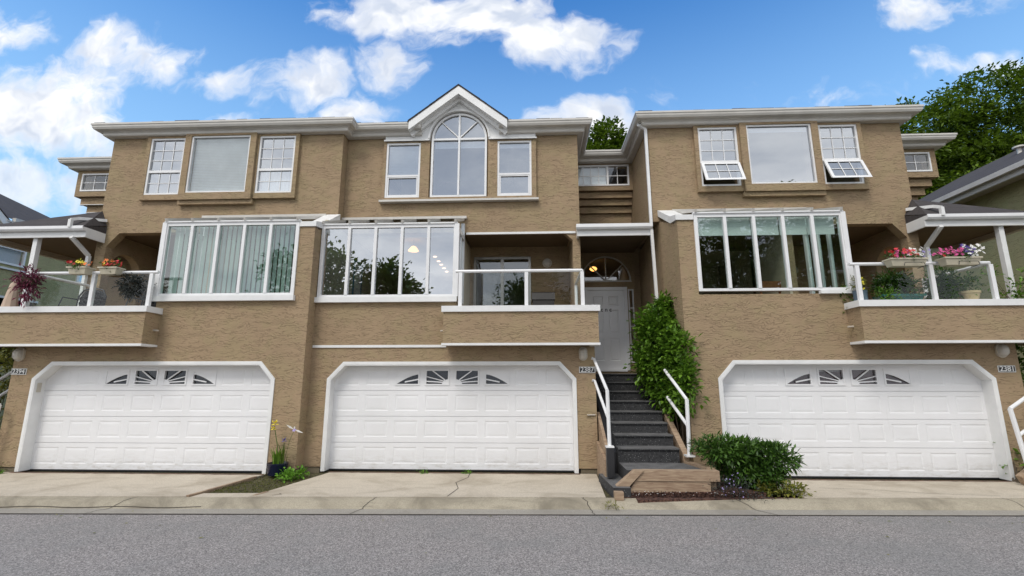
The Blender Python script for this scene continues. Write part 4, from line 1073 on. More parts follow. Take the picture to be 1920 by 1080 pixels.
    hip_roof(T, 1.2, 2.6, 12.0, 16, 7.86, 12, hipx=False, seed=9, name='recess_roof')
    obj('rear_roof', MB().add([(-2.7, yu+.4, 7.9), (-.74, yu+.4, 7.9), (-.74, yu+4.9, 9.8), (-2.7, yu+4.9, 9.8)], [(0, 1, 2, 3)]), M['shingle'], T)
    # balcony recess
    obj('recess_wall', MB().prism(rect(-1.75, .95, 2.7, 5.4), [rect(-1.44, -.10, 2.96, 4.90)], 11.9, 12.05), M['stucco'], T)
    obj('recess_side_wall', MB().box(.93, 1.10, yu+.2, 12.6, 2.7, 5.2), M['stucco'], T)
    obj('recess_ceiling', MB().box(-4.25, 1.10, yu+.2, 13.2, 5.22, 5.28), M['brownpaint'], T)
    mb = MB(); ring(mb, -1.50, -.04, 2.95, 4.95, .06, 11.86, 11.95); mb.box(-.81, -.73, 11.85, 11.94, 3.01, 4.89)
    sl_ = obj('sliding_door', mb, M['steel'], T)
    obj('pane', MB().box(-1.44, -.81, 11.90, 11.906, 3.01, 4.89).box(-.73, -.10, 11.90, 11.906, 3.01, 4.89), M['sunglass'], sl_)
    obj('dining_room', MB().box(-1.6, .92, 15, 15.1, 2.9, 5.22).box(-1.6, .92, 12.06, 15, 2.85, 2.95).box(-1.6, .92, 12.06, 15, 5.20, 5.26).box(.86, .92, 12.06, 15, 2.95, 5.2), M['cream'], T)
    obj('rear_wall', MB().box(-4.4, 2.7, 19.8, 20, -.1, 7.64), M['stucco'], T)
    c = (.38, 11.9, 4.78)
    l = obj('porch_lamp', MB().prism([(c[0]+.12*math.cos(t), c[2]+.12*math.sin(t)) for t in np.linspace(0, 6.283, 21)[:-1]], (), c[1]-.03, c[1]-.001), M['cage'], T)
    mb = MB()
    for r_, dy in [(.10, -.03), (.09, -.07), (.05, -.10), (.01, -.11)]:
        for t in np.linspace(0, 6.283, 17)[:-1]: mb.v.append((c[0]+r_*math.cos(t), c[1]+dy, c[2]+r_*math.sin(t)))
    for j in range(3):
        for k in range(16): q = (k+1) % 16; mb.f.append((j*16+k, j*16+q, j*16+16+q, j*16+16+k))
    mb.sm = True; obj('lens', mb, M['lens'], l)
    # balcony
    yb0 = 9.10
    mb = MB().box(-1.73, 1.25, yb0, yb0+.12, 2.53, 3.13).box(-1.73, -1.61, yb0+.12, ys, 2.53, 3.13).box(1.13, 1.25, yb0+.12, 10.6, 2.53, 3.13)
    mb.box(-1.61, 1.13, yb0+.12, ys+.2, 2.62, 2.85).box(-1.54, .93, ys+.2, 11.9, 2.62, 2.85)
    bal = obj('balcony', mb, M['stucco'], T)
    obj('capping', MB().box(-1.765, 1.285, yb0-.035, yb0+.155, 3.13, 3.245).box(-1.765, -1.58, yb0+.155, ys-.001, 3.13, 3.245).box(1.10, 1.285, yb0+.155, 10.6, 3.13, 3.245), M['white'], bal)
    obj('drip_trim', MB().box(-1.75, 1.27, yb0-.02, yb0+.14, 2.485, 2.527).box(1.11, 1.27, yb0+.14, 9.49, 2.485, 2.527), M['white'], bal)
    obj('drain_spout', MB().tube([(-1.70, ys-.13, 2.80), (-1.83, ys-.13, 2.79)], .018, 8), M['soffit'], bal)
    post_rail(bal, [-1.42, -.12, .97], yb0+.08, 3.245, 3.95, side=[(.97, 10.55)], ends=(.10, .0))
    # sunroom with a lit dining room behind it
    sr = sunroom(T, -4.43, -1.56, ys, yu, 1, 'skyglass', 'full')
    obj('room_floor', MB().box(-4.40, -1.60, ys+.2, 14.5, 2.85, 2.95), M['roomfloor'], T)
    obj('room_wall', MB().box(-4.42, -1.60, 14.5, 14.6, 2.95, 5.22).box(-4.44, -4.38, ys+.1, 14.5, 2.95, 5.22).box(-1.66, -1.60, 10.7, 14.5, 2.95, 5.22), M['cream'], T)
    obj('ceiling_panel', MB().box(-4.25, -1.6, yu+.2, 14.5, 5.17, 5.215), M['cream'], T)
    PL = ((-2.66, 12.55), (-2.66, 13.05), (-2.66, 13.45), (-2.66, 13.9), (-2.66, 14.35))
    for k, (lx, ly) in enumerate(PL):
        mb = MB().prism([(lx+.05*math.cos(t), ly+.05*math.sin(t)) for t in np.linspace(0, 6.283, 17)[:-1]], (), 5.15, 5.168, 'z'); obj('downlight', mb, M['pot_light'], T)
    pl = obj('pendant_lamp', MB().lathe([(.01, .12), (.06, .10), (.13, 0), (.12, -.01), (.01, .0)], (-2.86, 11.0, 4.90)), M['warm'], T)
    obj('cord', MB().tube([(-2.86, 11.0, 5.0), (-2.86, 11.0, 5.17)], .006, 6), M['black'], pl)
    # front door in the entry recess
    yd = 12.5
    arch_o = [(1.27, 4.40), (2.63, 4.40)]+arc(1.95, 4.42, .66, 0, 180, 24, .68)
    arch_h = [(1.31, 4.44), (2.59, 4.44)]+arc(1.95, 4.44, .62, 0, 180, 24, .63)
    obj('entry_wall', MB().prism(rect(1.0, 2.72, 2.0, 5.30), [rect(1.38, 2.47, 2.10, 4.24), arch_h, rect(2.535, 2.635, 2.3, 4.18)], yd, yd+.15), M['stucco'], T)
    mb = MB().prism([(1.36, 2.09), (1.36, 4.26), (2.49, 4.26), (2.49, 2.09), (2.41, 2.09), (2.41, 4.18), (1.44, 4.18), (1.44, 2.09)], (), yd-.02, yd+.13)
    mb.box(1.44, 2.41, yd-.03, yd+.13, 2.06, 2.11)
    df = obj('door_frame', mb, M['entrydoor'], T)
    mb = MB(); x0, x1, z0, z1 = 1.44, 2.41, 2.11, 4.18
    pan = [(a_, a_+.27, b_, c_) for a_ in (x0+.15, x0+.55) for b_, c_ in ((z0+.22, z0+.80), (z0+.93, z0+1.55), (z0+1.66, z0+1.92))]
    mb.prism(rect(x0, x1, z0, z1), [rect(*p) for p in pan], yd+.03, yd+.07)
    for p in pan:
        g_ = .025; b0 = len(mb.v)
        for (i_, dy) in ((0, .0), (g_, .014), (g_*2.2, .004)):
            mb.v += [(p[0]+i_, yd+.03+dy, p[2]+i_), (p[1]-i_, yd+.03+dy, p[2]+i_), (p[1]-i_, yd+.03+dy, p[3]-i_), (p[0]+i_, yd+.03+dy, p[3]-i_)]
        for i_ in range(2):
            for k in range(4): q = (k+1) % 4; mb.f.append((b0+i_*4+k, b0+i_*4+q, b0+i_*4+4+q, b0+i_*4+4+k))
        mb.f.append((b0+8, b0+9, b0+10, b0+11))
    dr = obj('front_door', mb, M['entrydoor'], T)
    obj('lettering', text_mb('c n c', .15, 1.93, yd+.024, 3.66, .003), M['black'], dr)
    obj('handle', MB().lathe([(.005, 0), (.03, .01), (.03, .03), (.005, .05)], (1.52, yd+.0, 3.05)), M['steel'], dr)
    mb = MB().prism(arch_o, [arch_h], yd-.02, yd+.05)
    for an in (90, 45, 135):
        d = Vector((math.cos(R(an)), math.sin(R(an)))); n = Vector((-d.y, d.x))*.012; p = Vector((1.95, 4.43)); q = p+d*.63
        mb.prism([tuple(p-n), tuple(q-n), tuple(q+n), tuple(p+n)], (), yd-.012-.001*(an == 45), yd+.03)
    fl = obj('fanlight', mb, M['gutter'], T)
    obj('pane', MB().prism(arch_h, (), yd+.035, yd+.04), M['sunglass'], fl)
    mb = MB(); ring(mb, 2.515, 2.655, 2.28, 4.20, .028, yd-.015, yd+.05)
    for zz in (2.75, 3.22, 3.70): mb.box(2.543, 2.627, yd-.012, yd+.03, zz-.012, zz+.012)
    sl_ = obj('sidelight', mb, M['trim'], T); obj('pane', MB().box(2.543, 2.627, yd+.035, yd+.04, 2.31, 4.17), M['sunglass'], sl_)
    obj('hall', MB().box(1.05, 1.10, yd+.2, 15.5, 2.0, 5.3).box(2.66, 2.70, yd+.2, 15.5, 2.0, 5.3).box(1.05, 2.7, 15.5, 15.6, 2.0, 5.3).box(1.05, 2.7, yd+.2, 15.5, 5.28, 5.33).box(1.05, 2.7, yd+.2, 15.5, 1.9, 2.0), M['cream'], T)
    h = obj('hall_lamp', MB().lathe([(.01, .07), (.07, .05), (.11, 0), (.07, -.05), (.01, -.07)], (1.73, 13.3, 4.95)), M['warm'], T)
    # porch ceiling and little roof over the entry
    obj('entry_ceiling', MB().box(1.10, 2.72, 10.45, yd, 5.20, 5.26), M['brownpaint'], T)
    mb = MB().box(1.02, 2.66, 10.36, 10.40, 5.02, 5.24).box(1.02, 1.06, 10.40, 10.598, 5.02, 5.24)
    pr = obj('entry_roof', mb, M['white'], T)
    gp = [(.0, 5.25), (.0, 5.165), (.07, 5.155), (.10, 5.195), (.10, 5.27), (.085, 5.27), (.085, 5.25)]
    obj('entry_gutter', MB().sweep([(.99, 10.36), (2.68, 10.36)], gp[::-1]), M['trim'], pr)
    obj('entry_shingles', MB().add([(1.0, 10.30, 5.262), (2.68, 10.30, 5.262), (2.70, 12.4, 5.66), (1.12, 12.4, 5.66)], [(0, 1, 2, 3)]), M['shingle'], pr)
    # recessed upper wall over the entry, with stepped bands and a wide window
    yr = 12.2
    obj('recess_upper_wall', MB().prism(rect(1.10, 2.72, 6.86, 7.64), [rect(1.17, 2.60, 7.02, 7.56)], yr, yr+.2), M['stucco'], T)
    for k, (za, zb) in enumerate(((6.68, 6.85), (6.50, 6.67), (6.31, 6.49))):
        sh = .085*(k+1); obj('stepped_band', MB().box(1.10, 2.71, yr+sh, yr+.6, za, zb-.012), M['stucco'], T)
    obj('recess_lower_wall', MB().box(1.10, 2.71, yr+.33, yr+.7, 5.3, 6.85), M['stucco'], T)
    mb = MB(); ring(mb, 1.14, 2.63, 6.99, 7.59, .04, yr-.012, yr+.06); mb.box(2.03, 2.08, yr-.01, yr+.05, 7.03, 7.55)
    f = obj('window', mb, M['trim'], T)
    mb = MB()
    for xx in (1.40, 1.61, 1.82, 2.32): mb.box(xx-.009, xx+.009, yr+.015, yr+.028, 7.03, 7.55)
    mb.box(1.18, 2.59, yr+.0135, yr+.0265, 7.27, 7.288); obj('glazing_bars', mb, M['trim'], f)
    obj('pane', MB().box(1.18, 2.59, yr+.03, yr+.036, 7.03, 7.55), M['glass'], f)
    obj('blind', MB().box(1.18, 2.03, yr+.10, yr+.11, 7.03, 7.55), M['blind'], f)
    obj('stairwell', MB().box(1.12, 2.7, yr+1.5, yr+1.6, 6.86, 7.64).box(1.12, 2.7, yr+.7, yr+1.5, 6.84, 6.86), M['cream'], T)
    # downpipe in the corner
    downpipe(T, [(2.50, 10.36, 7.74), (2.52, 10.30, 7.66), (2.66, 10.34, 7.58), (2.665, 10.34, 5.28)], .06)
    downpipe(T, [(2.665, 10.34, 5.16), (2.70, 10.34, 3.1)], .06)
    bulkhead_lamp(T, .98, ys, 2.34, .075, .25, 'cage'); number_plate(T, '2387', 1.05, ys, 2.03, .31, .12)
    obj('tap', MB().tube([(1.18, ys-.01, 1.18), (1.02, ys-.03, 1.18)], .014, 8).tube([(1.05, ys-.05, 1.18), (1.05, ys, 1.18)], .014, 8), M['soffit'], T)
    return T
MH = middle_house()
# ------------------------------------------------------------------ the black stairs
def staircase():
    T = thing('staircase', (1.95, 8.8, .1), 'black speckled stairs with timber edging and white handrails climbing to the front door', 'stairs')
    x0, x1 = 1.44, 2.47; z = .69; rise = .185; zl = .455
    Y = [8.62+.325*i for i in range(8)]
    for i in range(8):
        yb = Y[i+1] if i < 7 else 12.5
        zt = z+rise*i
        mb = MB().box(x0 if i < 7 else 1.21, x1 if i < 6 else 2.60, Y[i], yb, zt-rise-.02 if i else .1, zt-.03)
        # rounded carpeted nosing
        mb.prism([(Y[i], zt-.03), (Y[i]-.022, zt-.035), (Y[i]-.030, zt-.018), (Y[i]-.018, zt-.002), (Y[i], zt), (yb, zt), (yb, zt-.03)], (), x0+.001 if i < 7 else 1.212, (x1 if i < 6 else 2.60)-.001, 'x')
        obj('step', mb, M['carpet'], T)
    obj('landing', MB().prism([(x0, 7.89), (2.66, 7.89), (2.52, 8.61), (x0, 8.61)], (), .1, zl, 'z'), M['carpet'], T)
    obj('bottom_step', MB().prism([(1.18, 7.62), (1.438, 7.62), (1.438, 8.75), (1.11, 8.75)], (), .02, .25, 'z'), M['carpet'], T)
    obj('side_infill', MB().prism([(8.75, .1), (12.5, .1), (12.5, 2.0), (11.0, 1.95), (8.75, .60)], (), 1.30, 1.435, 'x'), M['black'], T)
    # timber edging: front beams, mitred raker, end block, landing side, stringers
    obj('front_beam', MB().prism([(1.54, .325), (2.80, .325), (2.80, .475), (1.67, .475)], (), 7.75, 7.888), M['timber'], T)
    obj('front_beam', MB().prism([(1.40, .12), (2.66, .12), (2.66, .320), (1.535, .320)], (), 7.765, 7.885), M['timber'], T)
    obj('raking_board', MB().prism([(1.20, .215), (1.375, .19), (1.665, .478), (1.525, .478)], (), 7.72, 7.85), M['timber'], T)
    obj('end_block', MB().box(1.18, 1.31, 7.50, 7.84, .10, .21), M['timber'], T)
    obj('landing_beam', MB().prism([(2.67, 7.89), (2.79, 7.89), (2.64, 8.62), (2.53, 8.62)], (), .12, .49, 'z'), M['timber'], T)
    obj('stringer', MB().prism([(8.62, .30), (8.62, .60), (11.2, 2.02), (11.2, 1.70)], (), 2.53, 2.63, 'x'), M['timber'], T)
    obj('stringer', MB().prism([(8.55, .30), (8.55, .62), (9.7, 1.22), (9.7, .60)], (), 1.235, 1.29, 'x'), M['timber'], T)
    obj('stringer_board', MB().prism([(8.45, .10), (8.45, .52), (9.48, .70), (9.48, .10)], (), 1.18, 1.23, 'x'), M['timber'], T)
    # left railing on its black post
    bp = MB().box(1.19, 1.31, 8.24, 8.36, .28, .74); obj('newel_post', bp, M['black'], T)
    r = .026
    mb = MB().tube([(1.25, 8.3, .74), (1.245, 8.3, 1.655)], .031, 8)
    mb.tube([(1.245, 8.3, 1.655), (1.19, 9.50, 2.24), (1.14, 9.49, 2.255)], .028, 8)
    mb.tube([(1.245, 8.3, 1.20), (1.19, 9.50, 1.82), (1.14, 9.49, 1.83)], .026, 8)
    mb.box(1.185, 1.315, 8.235, 8.365, .74, .765)
    obj('handrail', mb, M['trim'], T)
    mb = MB().tube([(2.60, 8.50, .60), (2.62, 8.50, 1.50)], .033, 8).tube([(2.62, 8.50, 1.50), (2.49, 9.30, 2.02)], .028, 8).tube([(2.61, 8.50, 1.06), (2.51, 9.30, 1.52)], .028, 8)
    mb.box(2.53, 2.67, 8.42, 8.58, .575, .60)
    obj('handrail', mb, M['trim'], T)
    return T
staircase()

# ------------------------------------------------------------------ shrubs and small plants
rng = np.random.default_rng(21)
def shrub(name, base, blobs, mat, label, cat, n_cl, per, cl_r, L, Wd, seed, droop=.1, stems=6, fold=.22, shell=.6, jit=.6, flat=1.0, group=None, stemr=.012, clip=None):
    rg = np.random.default_rng(seed); t = thing(name, base, label, cat, group)
    mb = MB(); b = Vector(base)
    for k in range(stems):
        bl = blobs[k % len(blobs)]; e = Vector([bl[0][i]+rg.uniform(-.6, .6)*bl[1][i] for i in range(3)])
        st = b+Vector((rg.uniform(-.08, .08), rg.uniform(-.08, .08), 0)); mid = st.lerp(e, .5)+Vector((rg.uniform(-.06, .06), rg.uniform(-.06, .06), .03))
        mb.tube([st, mid, e], [stemr, stemr*.7, stemr*.3], 5)
    obj('stem', mb, M['bark'], t)
    P, D = crown_pts(blobs, n_cl, per, cl_r, rg, shell, flat)
    D[:, 2] += .25
    P[:, 2] = np.maximum(P[:, 2], base[2]+.02)
    if clip is not None: P, D = clip(P, D)
    obj('foliage', leaf_cloud(P, D, L, Wd, rg, fold, droop, jit), mat, t)
    return t
shrub('climbing_bush', (2.74, 9.35, .12), [((2.72, 9.75, 2.45), (.26, .32, .62)), ((2.52, 9.85, 2.80), (.34, .36, .48)), ((2.70, 9.8, 1.9), (.36, .34, .60)), ((2.78, 9.7, 1.5), (.26, .26, .32)),
      ((2.46, 9.95, 2.2), (.36, .36, .60)), ((2.70, 9.9, 3.15), (.16, .22, .35)), ((2.80, 9.05, 2.35), (.07, .08, .45)), ((2.80, 9.05, 1.80), (.10, .10, .48)), ((2.72, 9.35, 2.3), (.12, .2, .6)), ((2.74, 9.35, 1.6), (.16, .16, .4))],
      M['leaf_bush'], 'tall glossy green bush growing between the black stairs and the right garage wall', 'bush', 820, 15, .075, .115, .062, 3, droop=.25, stems=9, jit=.75)
o = shrub('rhododendron', (3.15, 8.35, .12), [((2.98, 8.2, .74), (.40, .32, .17)), ((3.35, 8.2, .72), (.46, .36, .18)), ((3.78, 8.15, .62), (.36, .34, .20)), ((3.55, 8.05, .38), (.34, .28, .20)), ((3.2, 8.2, .50), (.28, .26, .20))],
      M['leaf_rhodo'], 'low spreading rhododendron shrub in the mulch bed beside the timber stair edging', 'shrub', 430, 15, .045, .105, .034, 4, droop=.0, stems=10, fold=.15, jit=.75, shell=.6,
      clip=lambda P, D: (np.column_stack([P[:, 0], P[:, 1], np.minimum(P[:, 2], .90-np.maximum(P[:, 0]-3.2, 0)*.14+np.random.default_rng(1).uniform(-.05, .03, len(P)))]), D))
shrub('ground_cover_plant', (3.75, 7.85, .11), [((3.72, 7.80, .20), (.26, .12, .07)), ((3.95, 7.85, .17), (.16, .14, .06)), ((3.5, 7.8, .18), (.12, .12, .06))], M['leaf_yel'],
      'yellow green low plant creeping over the kerb edge at the shrub\'s right end', 'plant', 60, 7, .04, .07, .035, 6, stems=5, stemr=.005)
# purple flowering ground plant
t = thing('flowering_ground_plant', (2.95, 7.62, .11), 'dusky low plant with tiny lilac flowers at the edge of the mulch bed', 'plant')
P, D = crown_pts([((2.95, 7.72, .26), (.26, .16, .14)), ((3.2, 7.62, .16), (.26, .14, .07))], 70, 8, .05, np.random.default_rng(8), .8)
P[:, 2] = np.maximum(P[:, 2], .12)
obj('foliage', leaf_cloud(P, D, .045, .014, np.random.default_rng(8), .2, 0, .9), M['leaf_grey'], t)
rg = np.random.default_rng(9)
blossoms([(2.95+rg.normal(0, .17), 7.60+rg.normal(0, .05), .30+rg.normal(0, .08)) for _ in range(20)], .011, M['pet_lilac'], t, rg)
# petals fallen on the mulch
mb = MB()
for k in range(90):
    x, y = rg.uniform(1.6, 3.2), rg.uniform(7.32 if False else 7.46, 7.5); 
for k in range(45):
    x = rg.uniform(1.45, 3.3); q = rg.random(); y0_ = KY(x)+.52; y = y0_+q*(7.72-y0_); s_ = rg.uniform(.005, .012); z_ = .145+q*.045
    mb.add([(x, y, z_), (x+s_, y, z_+.001), (x+s_, y+s_, z_+.004), (x, y+s_, z_+.002)], [(0, 1, 2, 3)])
tag(obj('fallen_petals', mb, M['pet_white'], loc=(2, 7.4, .1)), kind='stuff')
# mulch sticks out in front of the timber
struct('mulch_mound', MB().add([(1.32, KY(1.3)+.50, .115), (3.4, KY(3.4)+.50, .115), (3.5, 7.78, .17), (2.6, 7.78, .19), (1.36, 7.78, .16), (3.5, 8.7, .17), (2.8, 8.9, .17)], [(0, 1, 2, 3, 4), (3, 2, 5, 6)]), M['mulch'])
P = np.stack([rg.uniform(1.32, 3.35, 1700), rg.uniform(7.60, 7.66, 1700), np.full(1700, .12)], 1); w_ = rg.uniform(0, 1, 1700); y_ = KY(P[:, 0])+.50; P[:, 1] = y_+w_*(7.76-y_); P[:, 2] = .12+w_*.05
tag(obj('mulch_chips', leaf_cloud(P, rg.normal(0, 1, (1700, 3))*[1, 1, .15], .035, .015, rg, .1, 0, .3), M['mulch']), kind='stuff')

def blades(base, n, h, spread, w, mat, parent, seed, name='leaf_blades', z0=0):
    rg = np.random.default_rng(seed); mb = MB()
    for k in range(n):
        a = rg.uniform(0, 6.28); r0 = rg.uniform(0, spread*.6); b = Vector(base)+Vector((math.cos(a)*r0, math.sin(a)*r0, z0)); hh = h*rg.uniform(.6, 1.1)
        lean = Vector((math.cos(a), math.sin(a), 0))*rg.uniform(.1, .5)*hh; sd_ = Vector((-math.sin(a), math.cos(a), 0))*w/2
        m1 = b+lean*.3+Vector((0, 0, hh*.6)); e = b+lean+Vector((0, 0, hh))
        mb.add([b-sd_, b+sd_, m1+sd_, m1-sd_, e], [(0, 1, 2, 3), (3, 2, 4)])
    return obj(name, mb, mat, parent)
# pot of irises beside the left garage
t = thing('flower_pot', (-4.70, 9.02, .12), 'dark blue pot of irises with yellow, white and blue blooms beside the left garage door', 'flower pot')
obj('pot', MB().lathe([(.12, 0), (.155, .02), (.175, .17), (.185, .20), (.185, .225), (.165, .225), (.155, .19), (.01, .18)], (-4.70, 9.02, .12), 24), M['bluepot'], t)
blades((-4.72, 9.02, .30), 34, .30, .13, .022, M['leaf_bush'], t, 4); blades((-4.60, 9.02, .30), 16, .42, .07, .02, M['leaf_dark'], t, 5)
mb = MB().tube([(-4.70, 9.02, .3), (-4.72, 9.0, .62), (-4.80, 8.97, 1.0)], .007, 6).tube([(-4.62, 9.02, .3), (-4.60, 9, .70)], .006, 6).tube([(-4.6, 9.02, .3), (-4.50, 9.0, .75), (-4.42, 8.98, .93)], .0035, 6)
obj('stem', mb, M['stem'], t)
def iris(c, s_, mat, seed, tilt=0):
    mb = MB(); rg = np.random.default_rng(seed); c = Vector(c)
    for k in range(6):
        a = k*math.pi/3+.3; up = .9 if k % 2 else -.35
        d = Vector((math.cos(a), math.sin(a)*.8, up)).normalized(); e = Vector((-math.sin(a), math.cos(a), 0)); n = d.cross(e)
        mb.add([c, c+d*s_*.5+e*s_*.34, c+d*s_+n*s_*.15, c+d*s_*.5-e*s_*.34, c+d*s_*.6+n*s_*.14], [(0, 1, 4), (1, 2, 4), (2, 3, 4), (3, 0, 4)])
    return obj('bloom', mb, mat, t)
iris((-4.80, 8.97, 1.04), .085, M['pet_yellow'], 1); iris((-4.81, 8.95, .95), .065, M['pet_yellow'], 2); iris((-4.60, 8.98, .74), .06, M['pet_blueviolet'], 3)
mb = MB()
for a, L_ in ((R(150), .17), (R(-18), .20), (R(-100), .04), (R(75), .06)):
    c = Vector((-4.42, 8.96, .94)); d = Vector((math.cos(a), -.1, math.sin(a))); e = Vector((-math.sin(a), 0, math.cos(a)))
    mb.add([c, c+d*L_*.5+e*.018, c+d*L_, c+d*L_*.5-e*.018], [(0, 1, 2, 3)])
obj('bloom', mb, M['pet_white'], t); blossoms([(-4.41, 8.95, .93)], .035, M['pet_lilac'], t, rg)
shrub('weed', (-4.50, 8.72, .10), [((-4.36, 8.74, .17), (.12, .12, .06)), ((-4.22, 8.95, .18), (.10, .10, .06))], M['leaf_lime'], 'bright green leafy plant spilling by the blue iris pot', 'plant', 40, 7, .035, .06, .045, 11, stems=4, stemr=.004)
for k, (x, y, lb) in enumerate(((-2.05, 9.35, 'small green weed at the foot of the middle garage door, nearest the pot'), (-1.25, 9.37, 'small green weed by the crack in the middle driveway'), (-9.98+.0, 8.97, 'tuft of weed at the far left garage corner'))):
    shrub('weed', (x, y, .11), [((x, y, .14), (.07, .03, .03))], M['leaf_lime'], lb, 'weed', 12, 6, .02, .035, .016, 20+k, stems=2, stemr=.003, group='weeds along the driveways')
shrub('grass_tuft', (1.05, 7.28, .04), [((1.10, 7.30, .07), (.10, .05, .03))], M['leaf_yel'], 'pale grass tuft growing in the kerb near the stair end block', 'weed', 12, 6, .02, .05, .010, 31, stems=2, stemr=.003)

rg = np.random.default_rng(77); mb = MB()
for k in range(46):
    x, y = rg.uniform(-9, 9), (rg.uniform(5.4, 7.0) if k % 3 else rg.uniform(6.9, 7.0)); a = rg.uniform(0, 6.3); L_ = rg.uniform(.012, .035)
    d = Vector((math.cos(a), math.sin(a), 0))*L_; e = Vector((-math.sin(a), math.cos(a), 0))*L_*.35; c = Vector((x, y, .009))
    mb.add([c-d, c+e+Vector((0, 0, .006)), c+d, c-e+Vector((0, 0, .003))], [(0, 1, 2), (0, 2, 3)])
tag(obj('fallen_leaves', mb, M['leaf_yel'], loc=(0, 6, 0)), kind='stuff')

# ------------------------------------------------------------------ balcony things
def flower_box(x0, x1, y, z, label, cols, seed, bracket=False, dens=1.0, hg=.16):
    t = thing('flower_box', ((x0+x1)/2, y, z), label, 'flower box', 'flower boxes hooked on the balcony rails')
    mb = MB(); d = .10; i = .035
    top = [(x0, y-d, z+.13), (x1, y-d, z+.13), (x1, y+d, z+.13), (x0, y+d, z+.13)]; bot = [(x0+i, y-d+.03, z), (x1-i, y-d+.03, z), (x1-i, y+d-.03, z), (x0+i, y+d-.03, z)]
    mb.add(bot+top, [(0, 3, 2, 1), (0, 1, 5, 4), (1, 2, 6, 5), (2, 3, 7, 6), (3, 0, 4, 7), (4, 5, 6, 7)])
    mb.box(x0-.015, x1+.015, y-d-.012, y+d+.012, z+.115, z+.14)
    b = obj('trough', mb, M['boxcream'], t)
    if bracket:
        xa, xb = x0+(x1-x0)*.3, x1-(x1-x0)*.12
        obj('bracket', MB().tube([(xa, y-d-.03, z-.01), (xa+.02, y-d-.03, z+.05), (xb-.02, y-d-.03, z+.05), (xb, y-d-.03, z-.01), (xb, y+.05, z-.02)], .006, 6), M['black'], b)
    rg = np.random.default_rng(seed); w = x1-x0
    P, D = crown_pts([(((x0+x1)/2, y, z+.17), (w*.52, .13, .08))], int(40*dens), 8, .03, rg, .8)
    obj('leaves', leaf_cloud(P, D, .045, .026, rg, .2, .1, .8), M['leaf_rhodo'], t)
    for k, (c, a, b_, n, hh) in enumerate(cols):
        cs = [(x0+w*rg.uniform(a, b_), y+rg.uniform(-.14, .08), z+.17+rg.uniform(0, hh)) for _ in range(n)]
        blossoms(cs, .034, M['pet_'+c], t, rg)
    return t
flower_box(-9.10, -8.72, 8.80, 3.875, 'cream flower box of yellow and orange blooms, nearest the hanging burgundy plant', [('yellow', .35, .75, 9, .12), ('orange', .5, 1, 8, .10), ('red', 0, .4, 9, .12)], 1)
flower_box(-8.46, -8.10, 8.80, 3.865, 'cream flower box of orange and red blooms on the left balcony, nearest the sunroom', [('orange', .1, .6, 14, .12), ('red', .5, 1.05, 12, .10), ('yellow', .2, .4, 3, .1)], 2)
flower_box(6.42, 7.05, 8.68, 3.84, 'cream flower box of red and white blooms, the one closer to the right sunroom', [('red', .02, .75, 26, .16), ('pink', .1, .5, 12, .10), ('white', .55, 1.1, 24, .18), ('lilac', .9, 1.1, 4, .18)], 3, True, 1.5)
flower_box(7.36, 7.98, 8.68, 3.85, 'cream flower box of magenta, violet and white blooms, farther from the right sunroom', [('pink', -.15, .55, 42, .16), ('violet', .45, .85, 18, .20), ('white', .6, 1.15, 24, .22), ('red', -.1, .1, 2, .02)], 4, True, 1.5)
def hanging(name, c, r, mat, label, seed, L=.09, W_=.03, n=60):
    rg = np.random.default_rng(seed); t = thing(name, c, label, 'hanging plant')
    x, y, z = c
    obj('basket', MB().lathe([(.02, -.14), (.09, -.12), (.13, -.03), (.14, 0), (.12, 0), (.01, -.02)], c, 16), M['bark'], t)
    P, D = crown_pts([((x, y, z+.02), (r[0], r[1], r[2]*.6)), ((x, y-.02, z-r[2]*.5), (r[0]*.7, r[1], r[2]*.8))], n, 9, .05, rg, .7)
    obj('foliage', leaf_cloud(P, D, L, W_, rg, .2, .5, .7), mat, t)
    return t
hanging('hanging_plant', (-9.86, 8.72, 3.78), (.22, .14, .28), M['leaf_purp'], 'burgundy trailing plant draped over the left balcony rail by its end post', 5, .10, .028, 70)
hanging('hanging_plant', (-7.92, 8.98, 3.72), (.28, .12, .20), M['leaf_grey'], 'dusky green trailing plant behind the left balcony glass nearest the sunroom', 6, .08, .026, 170)
